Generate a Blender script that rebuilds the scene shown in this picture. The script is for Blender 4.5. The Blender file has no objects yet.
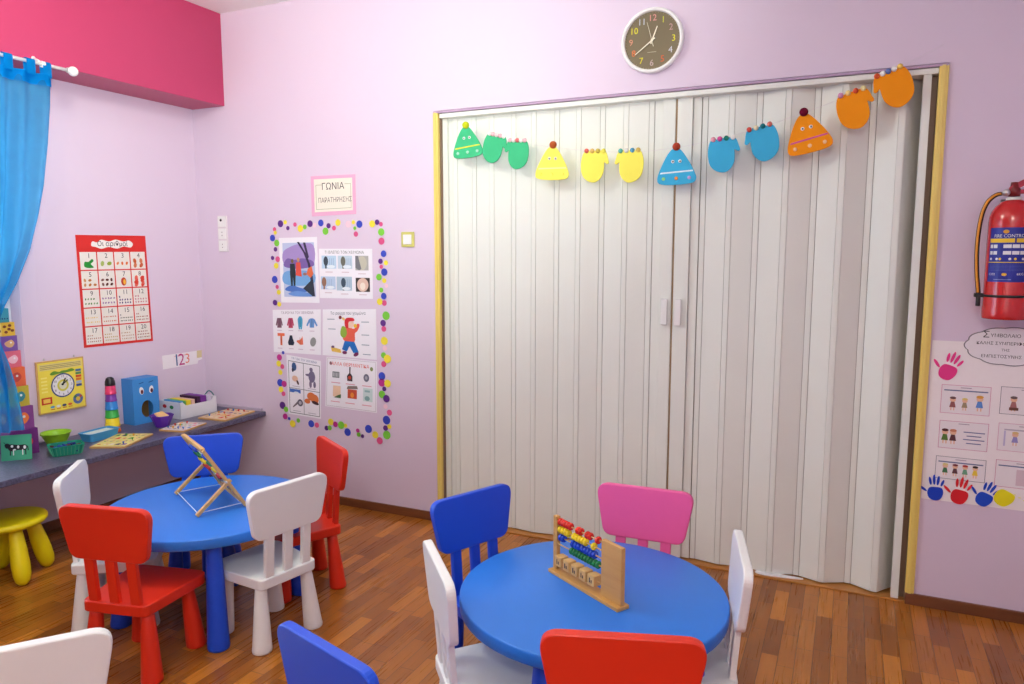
import bpy, bmesh, math, random
from mathutils import Vector, Matrix
PI = math.pi
random.seed(4)
scn = bpy.context.scene
COL = scn.collection

# ---------------------------------------------------------------- camera
CAM_LOC = Vector((3.97012669, -3.60266057, 1.56142793))
FW = Vector((-0.41676926, 0.90131453, -0.11804873))
cam_data = bpy.data.cameras.new('camera')
cam_data.sensor_width = 36.0
cam_data.lens = 25.725
cam_data.clip_start = 0.02
cam = bpy.data.objects.new('camera', cam_data)
COL.objects.link(cam)
cam.location = CAM_LOC
cam.rotation_euler = FW.to_track_quat('-Z', 'Y').to_euler()
scn.camera = cam

# ---------------------------------------------------------------- light
W = bpy.data.worlds.new('world')
scn.world = W
W.use_nodes = True
W.node_tree.nodes['Background'].inputs['Color'].default_value = (0.55, 0.75, 1.0, 1)
W.node_tree.nodes['Background'].inputs['Strength'].default_value = 1.0
scn.view_settings.view_transform = 'Standard'
scn.view_settings.look = 'None'
scn.view_settings.exposure = 0.0
scn.view_settings.gamma = 1.0
scn.view_settings.use_curve_mapping = False
LAMP_MAIN = 62.0      # emission of the opal globe near the left wall
FILL_REAR = 95.0      # emission of an unseen opal globe added as fill behind the viewpoint
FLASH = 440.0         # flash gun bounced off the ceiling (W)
DAYLIGHT = 70.0       # sky light at the window (W)


def area_light(name, loc, target, w, h, power, color):
    d = bpy.data.lights.new(name, 'AREA')
    d.shape = 'RECTANGLE'
    d.size = w
    d.size_y = h
    d.energy = power
    d.color = color
    o = bpy.data.objects.new(name, d)
    COL.objects.link(o)
    o.location = loc
    o.rotation_euler = (Vector(target) - Vector(loc)).to_track_quat('-Z', 'Y').to_euler()
    return o


area_light('window_daylight', (-0.45, -2.15, 1.6), (1.0, -2.15, 1.3), 2.0, 1.8, DAYLIGHT, (0.72, 0.86, 1.0))
# the camera's flash gun, swivelled up so that it lights the ceiling (a real source at the viewpoint)
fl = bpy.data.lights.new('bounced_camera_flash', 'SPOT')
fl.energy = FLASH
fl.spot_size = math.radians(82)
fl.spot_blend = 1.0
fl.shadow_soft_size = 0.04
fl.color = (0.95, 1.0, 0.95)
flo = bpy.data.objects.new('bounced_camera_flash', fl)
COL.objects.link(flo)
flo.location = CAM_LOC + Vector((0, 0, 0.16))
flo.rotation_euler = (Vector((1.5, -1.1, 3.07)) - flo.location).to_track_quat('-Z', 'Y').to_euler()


# ---------------------------------------------------------------- materials
def lin(c):
    return tuple((v / 12.92 if v <= 0.04045 else ((v + 0.055) / 1.055) ** 2.4) for v in (x / 255.0 for x in c)) + (1,)


MATS = {}


def mat(name, rgb, rough=0.5, spec=0.5, metal=0.0, noise=0.0, nscale=30.0, bump=0.0, bscale=200.0, coat=0.0, emit=0.0):
    if name in MATS:
        return MATS[name]
    m = bpy.data.materials.new(name)
    m.use_nodes = True
    nt = m.node_tree
    b = nt.nodes['Principled BSDF']
    c = lin(rgb)
    b.inputs['Base Color'].default_value = c
    b.inputs['Roughness'].default_value = rough
    b.inputs['Specular IOR Level'].default_value = spec
    b.inputs['Metallic'].default_value = metal
    b.inputs['Coat Weight'].default_value = coat
    if emit:
        b.inputs['Emission Color'].default_value = c
        b.inputs['Emission Strength'].default_value = emit
    tc = nt.nodes.new('ShaderNodeTexCoord')
    if noise:
        n = nt.nodes.new('ShaderNodeTexNoise')
        n.inputs['Scale'].default_value = nscale
        n.inputs['Detail'].default_value = 5
        nt.links.new(tc.outputs['Object'], n.inputs['Vector'])
        mx = nt.nodes.new('ShaderNodeMix')
        mx.data_type = 'RGBA'
        mx.inputs['A'].default_value = tuple(v * (1 - noise) for v in c[:3]) + (1,)
        mx.inputs['B'].default_value = tuple(min(1, v * (1 + noise)) for v in c[:3]) + (1,)
        nt.links.new(n.outputs['Fac'], mx.inputs['Factor'])
        nt.links.new(mx.outputs['Result'], b.inputs['Base Color'])
    if bump:
        n2 = nt.nodes.new('ShaderNodeTexNoise')
        n2.inputs['Scale'].default_value = bscale
        n2.inputs['Detail'].default_value = 3
        nt.links.new(tc.outputs['Object'], n2.inputs['Vector'])
        bp = nt.nodes.new('ShaderNodeBump')
        bp.inputs['Strength'].default_value = bump
        bp.inputs['Distance'].default_value = 0.002
        nt.links.new(n2.outputs['Fac'], bp.inputs['Height'])
        nt.links.new(bp.outputs['Normal'], b.inputs['Normal'])
    MATS[name] = m
    return m


def wood(name, c1, c2, rough=0.45, sc=(60, 60, 4)):
    if name in MATS:
        return MATS[name]
    m = mat(name, c1, rough)
    nt = m.node_tree
    b = nt.nodes['Principled BSDF']
    tc = nt.nodes.new('ShaderNodeTexCoord')
    mp = nt.nodes.new('ShaderNodeMapping')
    mp.inputs['Scale'].default_value = sc
    n = nt.nodes.new('ShaderNodeTexNoise')
    n.inputs['Scale'].default_value = 1.0
    n.inputs['Detail'].default_value = 6
    n.inputs['Distortion'].default_value = 0.6
    mx = nt.nodes.new('ShaderNodeMix')
    mx.data_type = 'RGBA'
    mx.inputs['A'].default_value = lin(c1)
    mx.inputs['B'].default_value = lin(c2)
    nt.links.new(tc.outputs['Object'], mp.inputs['Vector'])
    nt.links.new(mp.outputs['Vector'], n.inputs['Vector'])
    nt.links.new(n.outputs['Fac'], mx.inputs['Factor'])
    nt.links.new(mx.outputs['Result'], b.inputs['Base Color'])
    return m


WALL_C = (221, 203, 223)
M_wall = mat('lavender_wall_paint', WALL_C, 0.45, 0.35, noise=0.02, nscale=3, bump=0.12, bscale=35)
M_pinkwall = mat('deep_pink_paint', (184, 58, 100), 0.4, 0.4, noise=0.03, nscale=4, bump=0.1, bscale=30)
M_ceil = mat('ceiling_paint', (250, 250, 248), 0.6, 0.3, noise=0.01)
M_white = mat('white_plastic', (240, 239, 238), 0.38, 0.5, noise=0.01, bump=0.05, bscale=600)
M_red = mat('red_plastic', (220, 44, 18), 0.38, 0.5, noise=0.02, bump=0.06, bscale=600)
M_blue = mat('deep_blue_plastic', (20, 78, 214), 0.4, 0.5, noise=0.02, bump=0.06, bscale=600)
M_tblue = mat('table_blue_plastic', (38, 120, 222), 0.42, 0.5, noise=0.02, bump=0.06, bscale=600)
M_pink = mat('pink_plastic', (244, 98, 164), 0.4, 0.5, noise=0.02, bump=0.06, bscale=600)
M_yellow = mat('yellow_plastic', (242, 222, 12), 0.4, 0.5, noise=0.02)
M_pvc = mat('cream_pvc', (232, 234, 228), 0.42, 0.4, noise=0.02, nscale=6, bump=0.05, bscale=60)
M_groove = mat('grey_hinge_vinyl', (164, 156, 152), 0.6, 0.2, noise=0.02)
M_ytrim = wood('yellow_varnished_pine', (240, 216, 122), (228, 198, 100), 0.4, (40, 40, 3))
M_jamb = wood('brown_jamb_wood', (146, 118, 96), (124, 98, 80), 0.5)
M_base = wood('brown_baseboard_wood', (134, 78, 44), (92, 50, 30), 0.35, (4, 60, 60))
M_beech = wood('light_beech', (222, 178, 112), (196, 148, 84), 0.45, (50, 50, 50))
M_beech2 = wood('golden_beech', (214, 164, 92), (188, 134, 66), 0.4, (6, 60, 60))
M_dark = mat('black_rubber', (22, 20, 22), 0.5)
M_ink = mat('dark_print_ink', (58, 52, 60), 0.7, 0.2)
M_paper = mat('white_paper', (240, 236, 240), 0.55, 0.4, noise=0.01)
M_gloss = mat('laminated_paper', (246, 242, 250), 0.25, 0.5, noise=0.01)
M_metal = mat('brushed_steel', (200, 200, 200), 0.3, 0.5, 1.0, noise=0.03)


def pm(rgb, rough=0.6):
    """a print or paint colour"""
    return mat('print_%02x%02x%02x' % tuple(rgb), rgb, rough, 0.3, noise=0.02, nscale=40)


def floor_material():
    m = mat('parquet', (150, 84, 40), 0.3, 0.5)
    nt = m.node_tree
    b = nt.nodes['Principled BSDF']
    tc = nt.nodes.new('ShaderNodeTexCoord')
    sep = nt.nodes.new('ShaderNodeSeparateXYZ')
    cmb = nt.nodes.new('ShaderNodeCombineXYZ')
    nt.links.new(tc.outputs['Object'], sep.inputs[0])
    nt.links.new(sep.outputs['Y'], cmb.inputs['X'])
    nt.links.new(sep.outputs['X'], cmb.inputs['Y'])
    br = nt.nodes.new('ShaderNodeTexBrick')
    br.offset = 0.37
    br.offset_frequency = 2
    br.squash_frequency = 3
    br.squash = 1.15
    br.inputs['Scale'].default_value = 1.0
    br.inputs['Brick Width'].default_value = 0.26
    br.inputs['Row Height'].default_value = 0.062
    br.inputs['Mortar Size'].default_value = 0.0011
    br.inputs['Mortar Smooth'].default_value = 0.3
    br.inputs['Color1'].default_value = (0, 0, 0, 1)
    br.inputs['Color2'].default_value = (1, 1, 1, 1)
    br.inputs['Mortar'].default_value = (0.5, 0.5, 0.5, 1)
    nt.links.new(cmb.outputs[0], br.inputs['Vector'])
    ramp = nt.nodes.new('ShaderNodeValToRGB')
    e = ramp.color_ramp.elements
    e[0].position = 0.0
    e[0].color = lin((138, 77, 22))
    e[1].position = 1.0
    e[1].color = lin((198, 124, 44))
    for p, c in ((0.3, (152, 88, 26)), (0.55, (164, 97, 30)), (0.8, (178, 108, 36))):
        k = e.new(p)
        k.color = lin(c)
    nt.links.new(br.outputs['Color'], ramp.inputs['Fac'])
    mp = nt.nodes.new('ShaderNodeMapping')
    mp.inputs['Scale'].default_value = (90, 3, 1)
    n = nt.nodes.new('ShaderNodeTexNoise')
    n.inputs['Scale'].default_value = 1
    n.inputs['Detail'].default_value = 7
    nt.links.new(tc.outputs['Object'], mp.inputs['Vector'])
    nt.links.new(mp.outputs['Vector'], n.inputs['Vector'])
    mr = nt.nodes.new('ShaderNodeMapRange')
    mr.inputs['From Min'].default_value = 0.3
    mr.inputs['From Max'].default_value = 0.7
    mr.inputs['To Min'].default_value = 0.88
    mr.inputs['To Max'].default_value = 1.08
    nt.links.new(n.outputs['Fac'], mr.inputs['Value'])
    mul = nt.nodes.new('ShaderNodeMix')
    mul.data_type = 'RGBA'
    mul.blend_type = 'MULTIPLY'
    mul.inputs['Factor'].default_value = 1
    nt.links.new(ramp.outputs['Color'], mul.inputs['A'])
    nt.links.new(mr.outputs['Result'], mul.inputs['B'])
    mort = nt.nodes.new('ShaderNodeMix')
    mort.data_type = 'RGBA'
    nt.links.new(br.outputs['Fac'], mort.inputs['Factor'])
    nt.links.new(mul.outputs['Result'], mort.inputs['A'])
    mort.inputs['B'].default_value = lin((60, 30, 18))
    nt.links.new(mort.outputs['Result'], b.inputs['Base Color'])
    r2 = nt.nodes.new('ShaderNodeMapRange')
    r2.inputs['To Min'].default_value = 0.2
    r2.inputs['To Max'].default_value = 0.38
    nt.links.new(n.outputs['Fac'], r2.inputs['Value'])
    nt.links.new(r2.outputs['Result'], b.inputs['Roughness'])
    bp = nt.nodes.new('ShaderNodeBump')
    bp.inputs['Strength'].default_value = 0.25
    bp.inputs['Distance'].default_value = 0.002
    bp.invert = True
    nt.links.new(br.outputs['Fac'], bp.inputs['Height'])
    nt.links.new(bp.outputs['Normal'], b.inputs['Normal'])
    return m


M_floor = floor_material()


def shelf_material():
    m = mat('speckled_blue_grey_stone', (92, 92, 118), 0.32, 0.5)
    nt = m.node_tree
    b = nt.nodes['Principled BSDF']
    tc = nt.nodes.new('ShaderNodeTexCoord')
    n = nt.nodes.new('ShaderNodeTexNoise')
    n.inputs['Scale'].default_value = 90
    n.inputs['Detail'].default_value = 6
    nt.links.new(tc.outputs['Object'], n.inputs['Vector'])
    r = nt.nodes.new('ShaderNodeValToRGB')
    r.color_ramp.elements[0].position = 0.35
    r.color_ramp.elements[0].color = lin((72, 68, 92))
    r.color_ramp.elements[1].position = 0.65
    r.color_ramp.elements[1].color = lin((102, 98, 126))
    nt.links.new(n.outputs['Fac'], r.inputs['Fac'])
    nt.links.new(r.outputs['Color'], b.inputs['Base Color'])
    return m


M_shelf = shelf_material()


def sheer_material(name, rgb, trans):
    m = bpy.data.materials.new(name)
    m.use_nodes = True
    nt = m.node_tree
    nt.nodes.clear()
    out = nt.nodes.new('ShaderNodeOutputMaterial')
    d = nt.nodes.new('ShaderNodeBsdfDiffuse')
    t = nt.nodes.new('ShaderNodeBsdfTranslucent')
    tr = nt.nodes.new('ShaderNodeBsdfTransparent')
    d.inputs['Color'].default_value = lin(rgb)
    t.inputs['Color'].default_value = lin(rgb)
    tr.inputs['Color'].default_value = lin(tuple(min(255, int(120 + v * 0.53)) for v in rgb))
    m1 = nt.nodes.new('ShaderNodeMixShader')
    m1.inputs[0].default_value = 0.5
    nt.links.new(d.outputs[0], m1.inputs[1])
    nt.links.new(t.outputs[0], m1.inputs[2])
    m2 = nt.nodes.new('ShaderNodeMixShader')
    # fine weave modulates how much shows through
    tc = nt.nodes.new('ShaderNodeTexCoord')
    w = nt.nodes.new('ShaderNodeTexNoise')
    w.inputs['Scale'].default_value = 12
    nt.links.new(tc.outputs['Object'], w.inputs['Vector'])
    mr = nt.nodes.new('ShaderNodeMapRange')
    mr.inputs['To Min'].default_value = trans - 0.08
    mr.inputs['To Max'].default_value = trans + 0.08
    nt.links.new(w.outputs['Fac'], mr.inputs['Value'])
    nt.links.new(mr.outputs['Result'], m2.inputs[0])
    nt.links.new(m1.outputs[0], m2.inputs[1])
    nt.links.new(tr.outputs[0], m2.inputs[2])
    nt.links.new(m2.outputs[0], out.inputs['Surface'])
    return m


M_sheer = sheer_material('sheer_blue_voile', (52, 162, 214), 0.52)
M_hem = sheer_material('blue_voile_hem', (10, 140, 214), 0.10)
M_teal_plastic = sheer_material('translucent_green_plastic', (70, 190, 160), 0.25)


def glass_material():
    m = bpy.data.materials.new('window_glass')
    m.use_nodes = True
    nt = m.node_tree
    nt.nodes.clear()
    out = nt.nodes.new('ShaderNodeOutputMaterial')
    g = nt.nodes.new('ShaderNodeBsdfGlossy')
    g.inputs['Roughness'].default_value = 0.02
    t = nt.nodes.new('ShaderNodeBsdfTransparent')
    f = nt.nodes.new('ShaderNodeFresnel')
    mx = nt.nodes.new('ShaderNodeMixShader')
    nt.links.new(f.outputs[0], mx.inputs[0])
    nt.links.new(t.outputs[0], mx.inputs[1])
    nt.links.new(g.outputs[0], mx.inputs[2])
    nt.links.new(mx.outputs[0], out.inputs['Surface'])
    return m


M_glass = glass_material()


# ---------------------------------------------------------------- mesh builder
def catmull(pts, n=6, closed=True):
    out = []
    N = len(pts)
    rng = N if closed else N - 1
    for i in range(rng):
        p0, p1, p2, p3 = (Vector(pts[(i + k) % N] if closed else pts[max(0, min(N - 1, i + k))]) for k in (-1, 0, 1, 2))
        for j in range(n):
            t = j / n
            out.append(0.5 * ((2 * p1) + (-p0 + p2) * t + (2 * p0 - 5 * p1 + 4 * p2 - p3) * t * t + (-p0 + 3 * p1 - 3 * p2 + p3) * t ** 3))
    if not closed:
        out.append(Vector(pts[-1]))
    return out


def rounded(corners, r, seg=5):
    """2D polygon with rounded corners (corners listed anticlockwise)"""
    out = []
    N = len(corners)
    rs = r if isinstance(r, (list, tuple)) else [r] * N
    for i in range(N):
        p = Vector(corners[i])
        a = (Vector(corners[i - 1]) - p).normalized()
        b = (Vector(corners[(i + 1) % N]) - p).normalized()
        ang = a.angle(b)
        d = rs[i] / math.tan(ang / 2)
        s = p + a * d
        e = p + b * d
        for k in range(seg + 1):
            t = k / seg
            out.append((1 - t) ** 2 * s + 2 * t * (1 - t) * p + t * t * e)
    return out


class MB:
    def __init__(self):
        self.bm = bmesh.new()
        self.mats = []

    def mi(self, m):
        if m not in self.mats:
            self.mats.append(m)
        return self.mats.index(m)

    def _take(self, tmp, m, M=None, smooth=False):
        i = self.mi(m)
        if M is not None:
            bmesh.ops.transform(tmp, matrix=M, verts=tmp.verts)
        for f in tmp.faces:
            f.material_index = i
            f.smooth = smooth
        me = bpy.data.meshes.new('tmp')
        tmp.to_mesh(me)
        tmp.free()
        self.bm.from_mesh(me)
        bpy.data.meshes.remove(me)
        return self

    def box(self, lo, hi, m, bevel=0.0, M=None, seg=2):
        t = bmesh.new()
        bmesh.ops.create_cube(t, size=1)
        lo, hi = Vector(lo), Vector(hi)
        for v in t.verts:
            v.co = Vector([(lo[k] + hi[k]) / 2 + v.co[k] * (hi[k] - lo[k]) for k in range(3)])
        if bevel:
            bmesh.ops.bevel(t, geom=t.edges[:], offset=bevel, segments=seg, affect='EDGES', profile=0.6)
        return self._take(t, m, M)

    def prism(self, poly, z0, z1, m, bevel=0.0, M=None, seg=2, smooth=False):
        """extrude a 2D polygon between z0 and z1, bevelling both rims"""
        t = bmesh.new()
        vs = [t.verts.new((p[0], p[1], z0)) for p in poly]
        f = t.faces.new(vs)
        r = bmesh.ops.extrude_face_region(t, geom=[f])
        for v in r['geom']:
            if isinstance(v, bmesh.types.BMVert):
                v.co.z = z1
        bmesh.ops.recalc_face_normals(t, faces=t.faces)
        if bevel:
            ed = [e for e in t.edges if abs(e.verts[0].co.z - e.verts[1].co.z) < 1e-6]
            bmesh.ops.bevel(t, geom=ed, offset=bevel, segments=seg, affect='EDGES', profile=0.6)
        return self._take(t, m, M, smooth)

    def lathe(self, prof, m, M=None, n=24, smooth=True):
        """revolve (r, z) about z; r = 0 closes with a pole"""
        t = bmesh.new()
        rings = []
        for r, z in prof:
            if r <= 1e-6:
                rings.append([t.verts.new((0, 0, z))])
            else:
                rings.append([t.verts.new((r * math.cos(2 * PI * k / n), r * math.sin(2 * PI * k / n), z)) for k in range(n)])
        for a, b in zip(rings, rings[1:]):
            for k in range(n):
                k2 = (k + 1) % n
                if len(a) == 1 and len(b) > 1:
                    t.faces.new((a[0], b[k2], b[k]))
                elif len(b) == 1 and len(a) > 1:
                    t.faces.new((a[k], a[k2], b[0]))
                elif len(a) > 1:
                    t.faces.new((a[k], a[k2], b[k2], b[k]))
        bmesh.ops.recalc_face_normals(t, faces=t.faces)
        return self._take(t, m, M, smooth)

    def ball(self, c, r, m, n=12, sc=(1, 1, 1)):
        t = bmesh.new()
        bmesh.ops.create_uvsphere(t, u_segments=n, v_segments=max(6, n * 2 // 3), radius=r)
        for v in t.verts:
            v.co = Vector((c[0] + v.co.x * sc[0], c[1] + v.co.y * sc[1], c[2] + v.co.z * sc[2]))
        return self._take(t, m, None, True)

    def tube(self, pts, r, m, n=8, caps=True, rs=None):
        t = bmesh.new()
        pts = [Vector(p) for p in pts]
        rings = []
        up = Vector((0, 0, 1))
        prev = None
        for i, p in enumerate(pts):
            d = (pts[min(i + 1, len(pts) - 1)] - pts[max(i - 1, 0)]).normalized()
            if prev is None:
                a = d.cross(up)
                if a.length < 1e-3:
                    a = d.cross(Vector((1, 0, 0)))
            else:
                a = prev - d * prev.dot(d)
            a.normalize()
            prev = a
            b = d.cross(a)
            rr = rs[i] if rs else r
            rings.append([t.verts.new(p + (a * math.cos(2 * PI * k / n) + b * math.sin(2 * PI * k / n)) * rr) for k in range(n)])
        for A, B in zip(rings, rings[1:]):
            for k in range(n):
                t.faces.new((A[k], A[(k + 1) % n], B[(k + 1) % n], B[k]))
        if caps:
            t.faces.new(rings[0][::-1])
            t.faces.new(rings[-1])
        bmesh.ops.recalc_face_normals(t, faces=t.faces)
        return self._take(t, m, None, True)

    def bar(self, a, b, w, h, m, side=(0, 0, 1), bevel=0.0):
        """square bar from a to b; w along side x dir, h along side"""
        a, b = Vector(a), Vector(b)
        d = (b - a)
        L = d.length
        z = d.normalized()
        s = Vector(side)
        x = s.cross(z)
        if x.length < 1e-4:
            x = Vector((1, 0, 0)).cross(z)
        x.normalize()
        y = z.cross(x)
        M = Matrix(((x.x, y.x, z.x, a.x), (x.y, y.y, z.y, a.y), (x.z, y.z, z.z, a.z), (0, 0, 0, 1)))
        return self.box((-w / 2, -h / 2, 0), (w / 2, h / 2, L), m, bevel, M)

    def build(self, name, parent=None, autosmooth=False):
        me = bpy.data.meshes.new(name)
        self.bm.to_mesh(me)
        self.bm.free()
        for m in self.mats:
            me.materials.append(m)
        o = bpy.data.objects.new(name, me)
        COL.objects.link(o)
        if parent is not None:
            o.parent = parent
        return o


def tag(o, label=None, cat=None, group=None, kind=None):
    if label:
        o['label'] = label
    if cat:
        o['category'] = cat
    if group:
        o['group'] = group
    if kind:
        o['kind'] = kind
    return o


def thing(name, label, cat, loc=(0, 0, 0), rz=0.0, group=None):
    o = bpy.data.objects.new(name, None)
    o.empty_display_size = 0.05
    COL.objects.link(o)
    o.location = loc
    o.rotation_euler = (0, 0, rz)
    return tag(o, label, cat, group)


def dup(root, loc, rz, label):
    """copy of a thing with its parts and sub-parts"""
    r = root.copy()
    COL.objects.link(r)
    r.location = loc
    r.rotation_euler = (0, 0, rz)
    r['label'] = label
    for ch in list(root.children):
        c = ch.copy()
        COL.objects.link(c)
        c.parent = r
        for g in list(ch.children):
            d = g.copy()
            COL.objects.link(d)
            d.parent = c
    return r


def T(x, y, z):
    return Matrix.Translation((x, y, z))


BACK = Matrix(((1, 0, 0, 0), (0, 0, -1, 0), (0, 1, 0, 0), (0, 0, 0, 1)))     # sheet u->+x, v->+z, out->-y
LEFT = Matrix(((0, 0, 1, 0), (1, 0, 0, 0), (0, 1, 0, 0), (0, 0, 0, 1)))      # sheet u->+y, v->+z, out->+x
UP = Matrix.Identity(4)


class Sheet:
    """a sheet with a printed pattern; unit coordinates run over the four corners (TL, TR, BL, BR)"""

    def __init__(self, corners, frame, thick=0.0015):
        self.c = [Vector(p) for p in corners]
        self.frame = frame
        self.th = thick
        self.bm = bmesh.new()
        self.mats = []
        self.k = 0
        self.w = (self.c[1] - self.c[0]).length
        self.h = (self.c[0] - self.c[2]).length

    def mi(self, m):
        if m not in self.mats:
            self.mats.append(m)
        return self.mats.index(m)

    def P(self, u, v):
        TL, TR, BL, BR = self.c
        return (BL * (1 - u) + BR * u) * (1 - v) + (TL * (1 - u) + TR * u) * v

    def base(self, m, outline=None):
        poly = outline or [(0, 0), (1, 0), (1, 1), (0, 1)]
        i = self.mi(m)
        lo = [self.bm.verts.new((*self.P(u, v), 0.0005)) for u, v in poly]
        hi = [self.bm.verts.new((*self.P(u, v), self.th)) for u, v in poly]
        fs = [self.bm.faces.new(hi), self.bm.faces.new(lo[::-1])]
        n = len(poly)
        for k in range(n):
            fs.append(self.bm.faces.new((lo[k], lo[(k + 1) % n], hi[(k + 1) % n], hi[k])))
        for f in fs:
            f.material_index = i
        return self

    def poly(self, pts, m, lvl=1):
        z = self.th + 0.0004 * lvl + 0.000001 * self.k
        self.k += 1
        vs = [self.bm.verts.new((*self.P(u, v), z)) for u, v in pts]
        f = self.bm.faces.new(vs)
        f.normal_update()
        if f.normal.z < 0:
            f.normal_flip()
        f.material_index = self.mi(m)
        return self

    def rect(self, u0, v0, u1, v1, m, lvl=1):
        return self.poly([(u0, v0), (u1, v0), (u1, v1), (u0, v1)], m, lvl)

    def frame_rect(self, u0, v0, u1, v1, t, m, lvl=1):
        tv = t * self.w / self.h
        self.rect(u0, v0, u1, v0 + tv, m, lvl)
        self.rect(u0, v1 - tv, u1, v1, m, lvl)
        self.rect(u0, v0, u0 + t, v1, m, lvl)
        return self.rect(u1 - t, v0, u1, v1, m, lvl)

    def ell(self, u, v, ru, m, rv=None, lvl=1, a=0.0, n=14):
        """ellipse; ru, rv in units of sheet width (true shape)"""
        rv = ru if rv is None else rv
        asp = self.w / self.h
        pts = []
        for k in range(n):
            t = 2 * PI * k / n
            x, y = ru * math.cos(t), rv * math.sin(t)
            pts.append((u + x * math.cos(a) - y * math.sin(a), v + (x * math.sin(a) + y * math.cos(a)) * asp))
        return self.poly(pts, m, lvl)

    def text(self, s, u, v, size, m, lvl=2, align='CENTER', a=0.0, stretch=1.0):
        """size in units of sheet width"""
        cu = bpy.data.curves.new('lettering', 'FONT')
        cu.body = s
        cu.size = 1.0
        cu.align_x = align
        cu.align_y = 'CENTER'
        cu.resolution_u = 2
        to = bpy.data.objects.new('lettering', cu)
        me = bpy.data.meshes.new_from_object(to)
        asp = self.w / self.h
        z = self.th + 0.0004 * lvl + 0.000001 * self.k
        self.k += 1
        i = self.mi(m)
        off = len(self.bm.verts)
        vs = []
        for vert in me.vertices:
            x, y = vert.co.x * size * stretch, vert.co.y * size
            vs.append(self.bm.verts.new((*self.P(u + x * math.cos(a) - y * math.sin(a), v + (x * math.sin(a) + y * math.cos(a)) * asp), z)))
        for p in me.polygons:
            try:
                f = self.bm.faces.new([vs[k] for k in p.vertices])
                f.normal_update()
                if f.normal.z < 0:
                    f.normal_flip()
                f.material_index = i
            except ValueError:
                pass
        bpy.data.objects.remove(to)
        bpy.data.meshes.remove(me)
        bpy.data.curves.remove(cu)
        return self

    def build(self, name, parent=None, loc=(0, 0, 0), raw=False):
        me = bpy.data.meshes.new(name)
        if raw:
            bmesh.ops.transform(self.bm, matrix=self.frame, verts=self.bm.verts)
            self.bm.to_mesh(me)
            o = bpy.data.objects.new(name, me)
        else:
            # origin at the sheet's centre
            cen = self.P(0.5, 0.5)
            bmesh.ops.translate(self.bm, vec=(-cen.x, -cen.y, 0), verts=self.bm.verts)
            self.bm.to_mesh(me)
            o = bpy.data.objects.new(name, me)
            o.matrix_world = Matrix.Translation(loc) @ self.frame @ Matrix.Translation((cen.x, cen.y, 0))
        self.bm.free()
        for m in self.mats:
            me.materials.append(m)
        COL.objects.link(o)
        if parent is not None:
            o.parent = parent
        return o


# ================================================================ THE ROOM
XR, YF, ZC = 5.35, -5.4, 3.07       # right wall, front wall (behind the viewpoint), ceiling
DL, DR, DT = 1.864, 4.258, 2.307    # door opening
WT = 0.22                           # wall thickness


def struct(name, mb, parent=None):
    o = mb.build(name, parent)
    if parent is None:
        o['kind'] = 'structure'
    return o


b = MB()
b.box((-0.35, YF - WT, -0.12), (XR + WT, 0.0, 0.0), M_floor)
b.box((DL - 0.04, 0.0, -0.12), (DR + 0.04, 0.35, -0.0002), M_floor)
struct('floor', b)
b = MB()
b.box((-WT, YF - WT, ZC), (XR + WT, WT, ZC + 0.12), M_ceil)
struct('ceiling', b)
b = MB()
b.box((-0.35, 0, -0.12), (DL - 0.037, WT, ZC), M_wall)
b.box((DR + 0.036, 0, -0.12), (XR + WT, WT, ZC), M_wall)
b.box((DL - 0.037, 0, DT + 0.045), (DR + 0.036, WT, ZC), M_wall)
struct('wall_back', b)
# dim passage behind the folding door
b = MB()
b.box((DL - 0.3, WT + 0.14, -0.12), (DR + 0.3, WT + 0.2, DT + 0.3), mat('dim_passage_paint', (150, 140, 120), 0.7))
struct('wall_passage', b)
# left wall with its window opening; below the stone shelf it is set back
WY0, WY1, WZ0, WZ1 = -3.10, -1.20, 0.60, 2.38
b = MB()
b.box((-WT, WY1, 0.52), (0, 0, ZC), M_wall)
b.box((-WT, YF - WT, 0.52), (0, WY0, ZC), M_wall)
b.box((-WT, WY0, WZ1), (0, WY1, ZC), M_wall)
b.box((-WT, WY0, 0.52), (0, WY1, WZ0), M_wall)
b.box((-0.35, YF - WT, -0.12), (-0.11, 0, 0.515), M_wall)
struct('wall_left', b)
b = MB()
b.box((XR, YF - WT, -0.12), (XR + WT, 0, ZC), M_wall)
struct('wall_right', b)
b = MB()
b.box((-WT, YF - WT, -0.12), (XR, YF, ZC), M_wall)
struct('wall_front', b)
# deep pink boxed beam over the window
b = MB()
b.box((0.0, YF, 2.505), (0.282, 0.0, ZC), M_pinkwall, 0.003)
struct('trim_1', b)
# wooden threshold
b = MB()
b.box((DL - 0.03, 0.0, 0.0), (DR + 0.03, 0.30, 0.008), wood('honey_threshold_wood', (196, 132, 62), (170, 108, 48), 0.35, (5, 60, 60)), 0.002)
struct('trim_2', b)
# baseboards
b = MB()
b.box((-0.11, -0.014, 0), (DL - 0.006, 0, 0.052), M_base, 0.003)
struct('baseboard_back', b)
b = MB()
b.box((DR + 0.002, -0.014, 0), (XR, 0, 0.052), M_base, 0.003)
o = struct('baseboard_back_right', b)
b = MB()
b.box((-0.11, YF, 0), (-0.096, -0.014, 0.056), M_base, 0.003)
struct('baseboard_left', b)
b = MB()
b.box((XR - 0.014, YF, 0), (XR, -0.014, 0.056), M_base, 0.003)
struct('baseboard_right', b)

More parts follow.
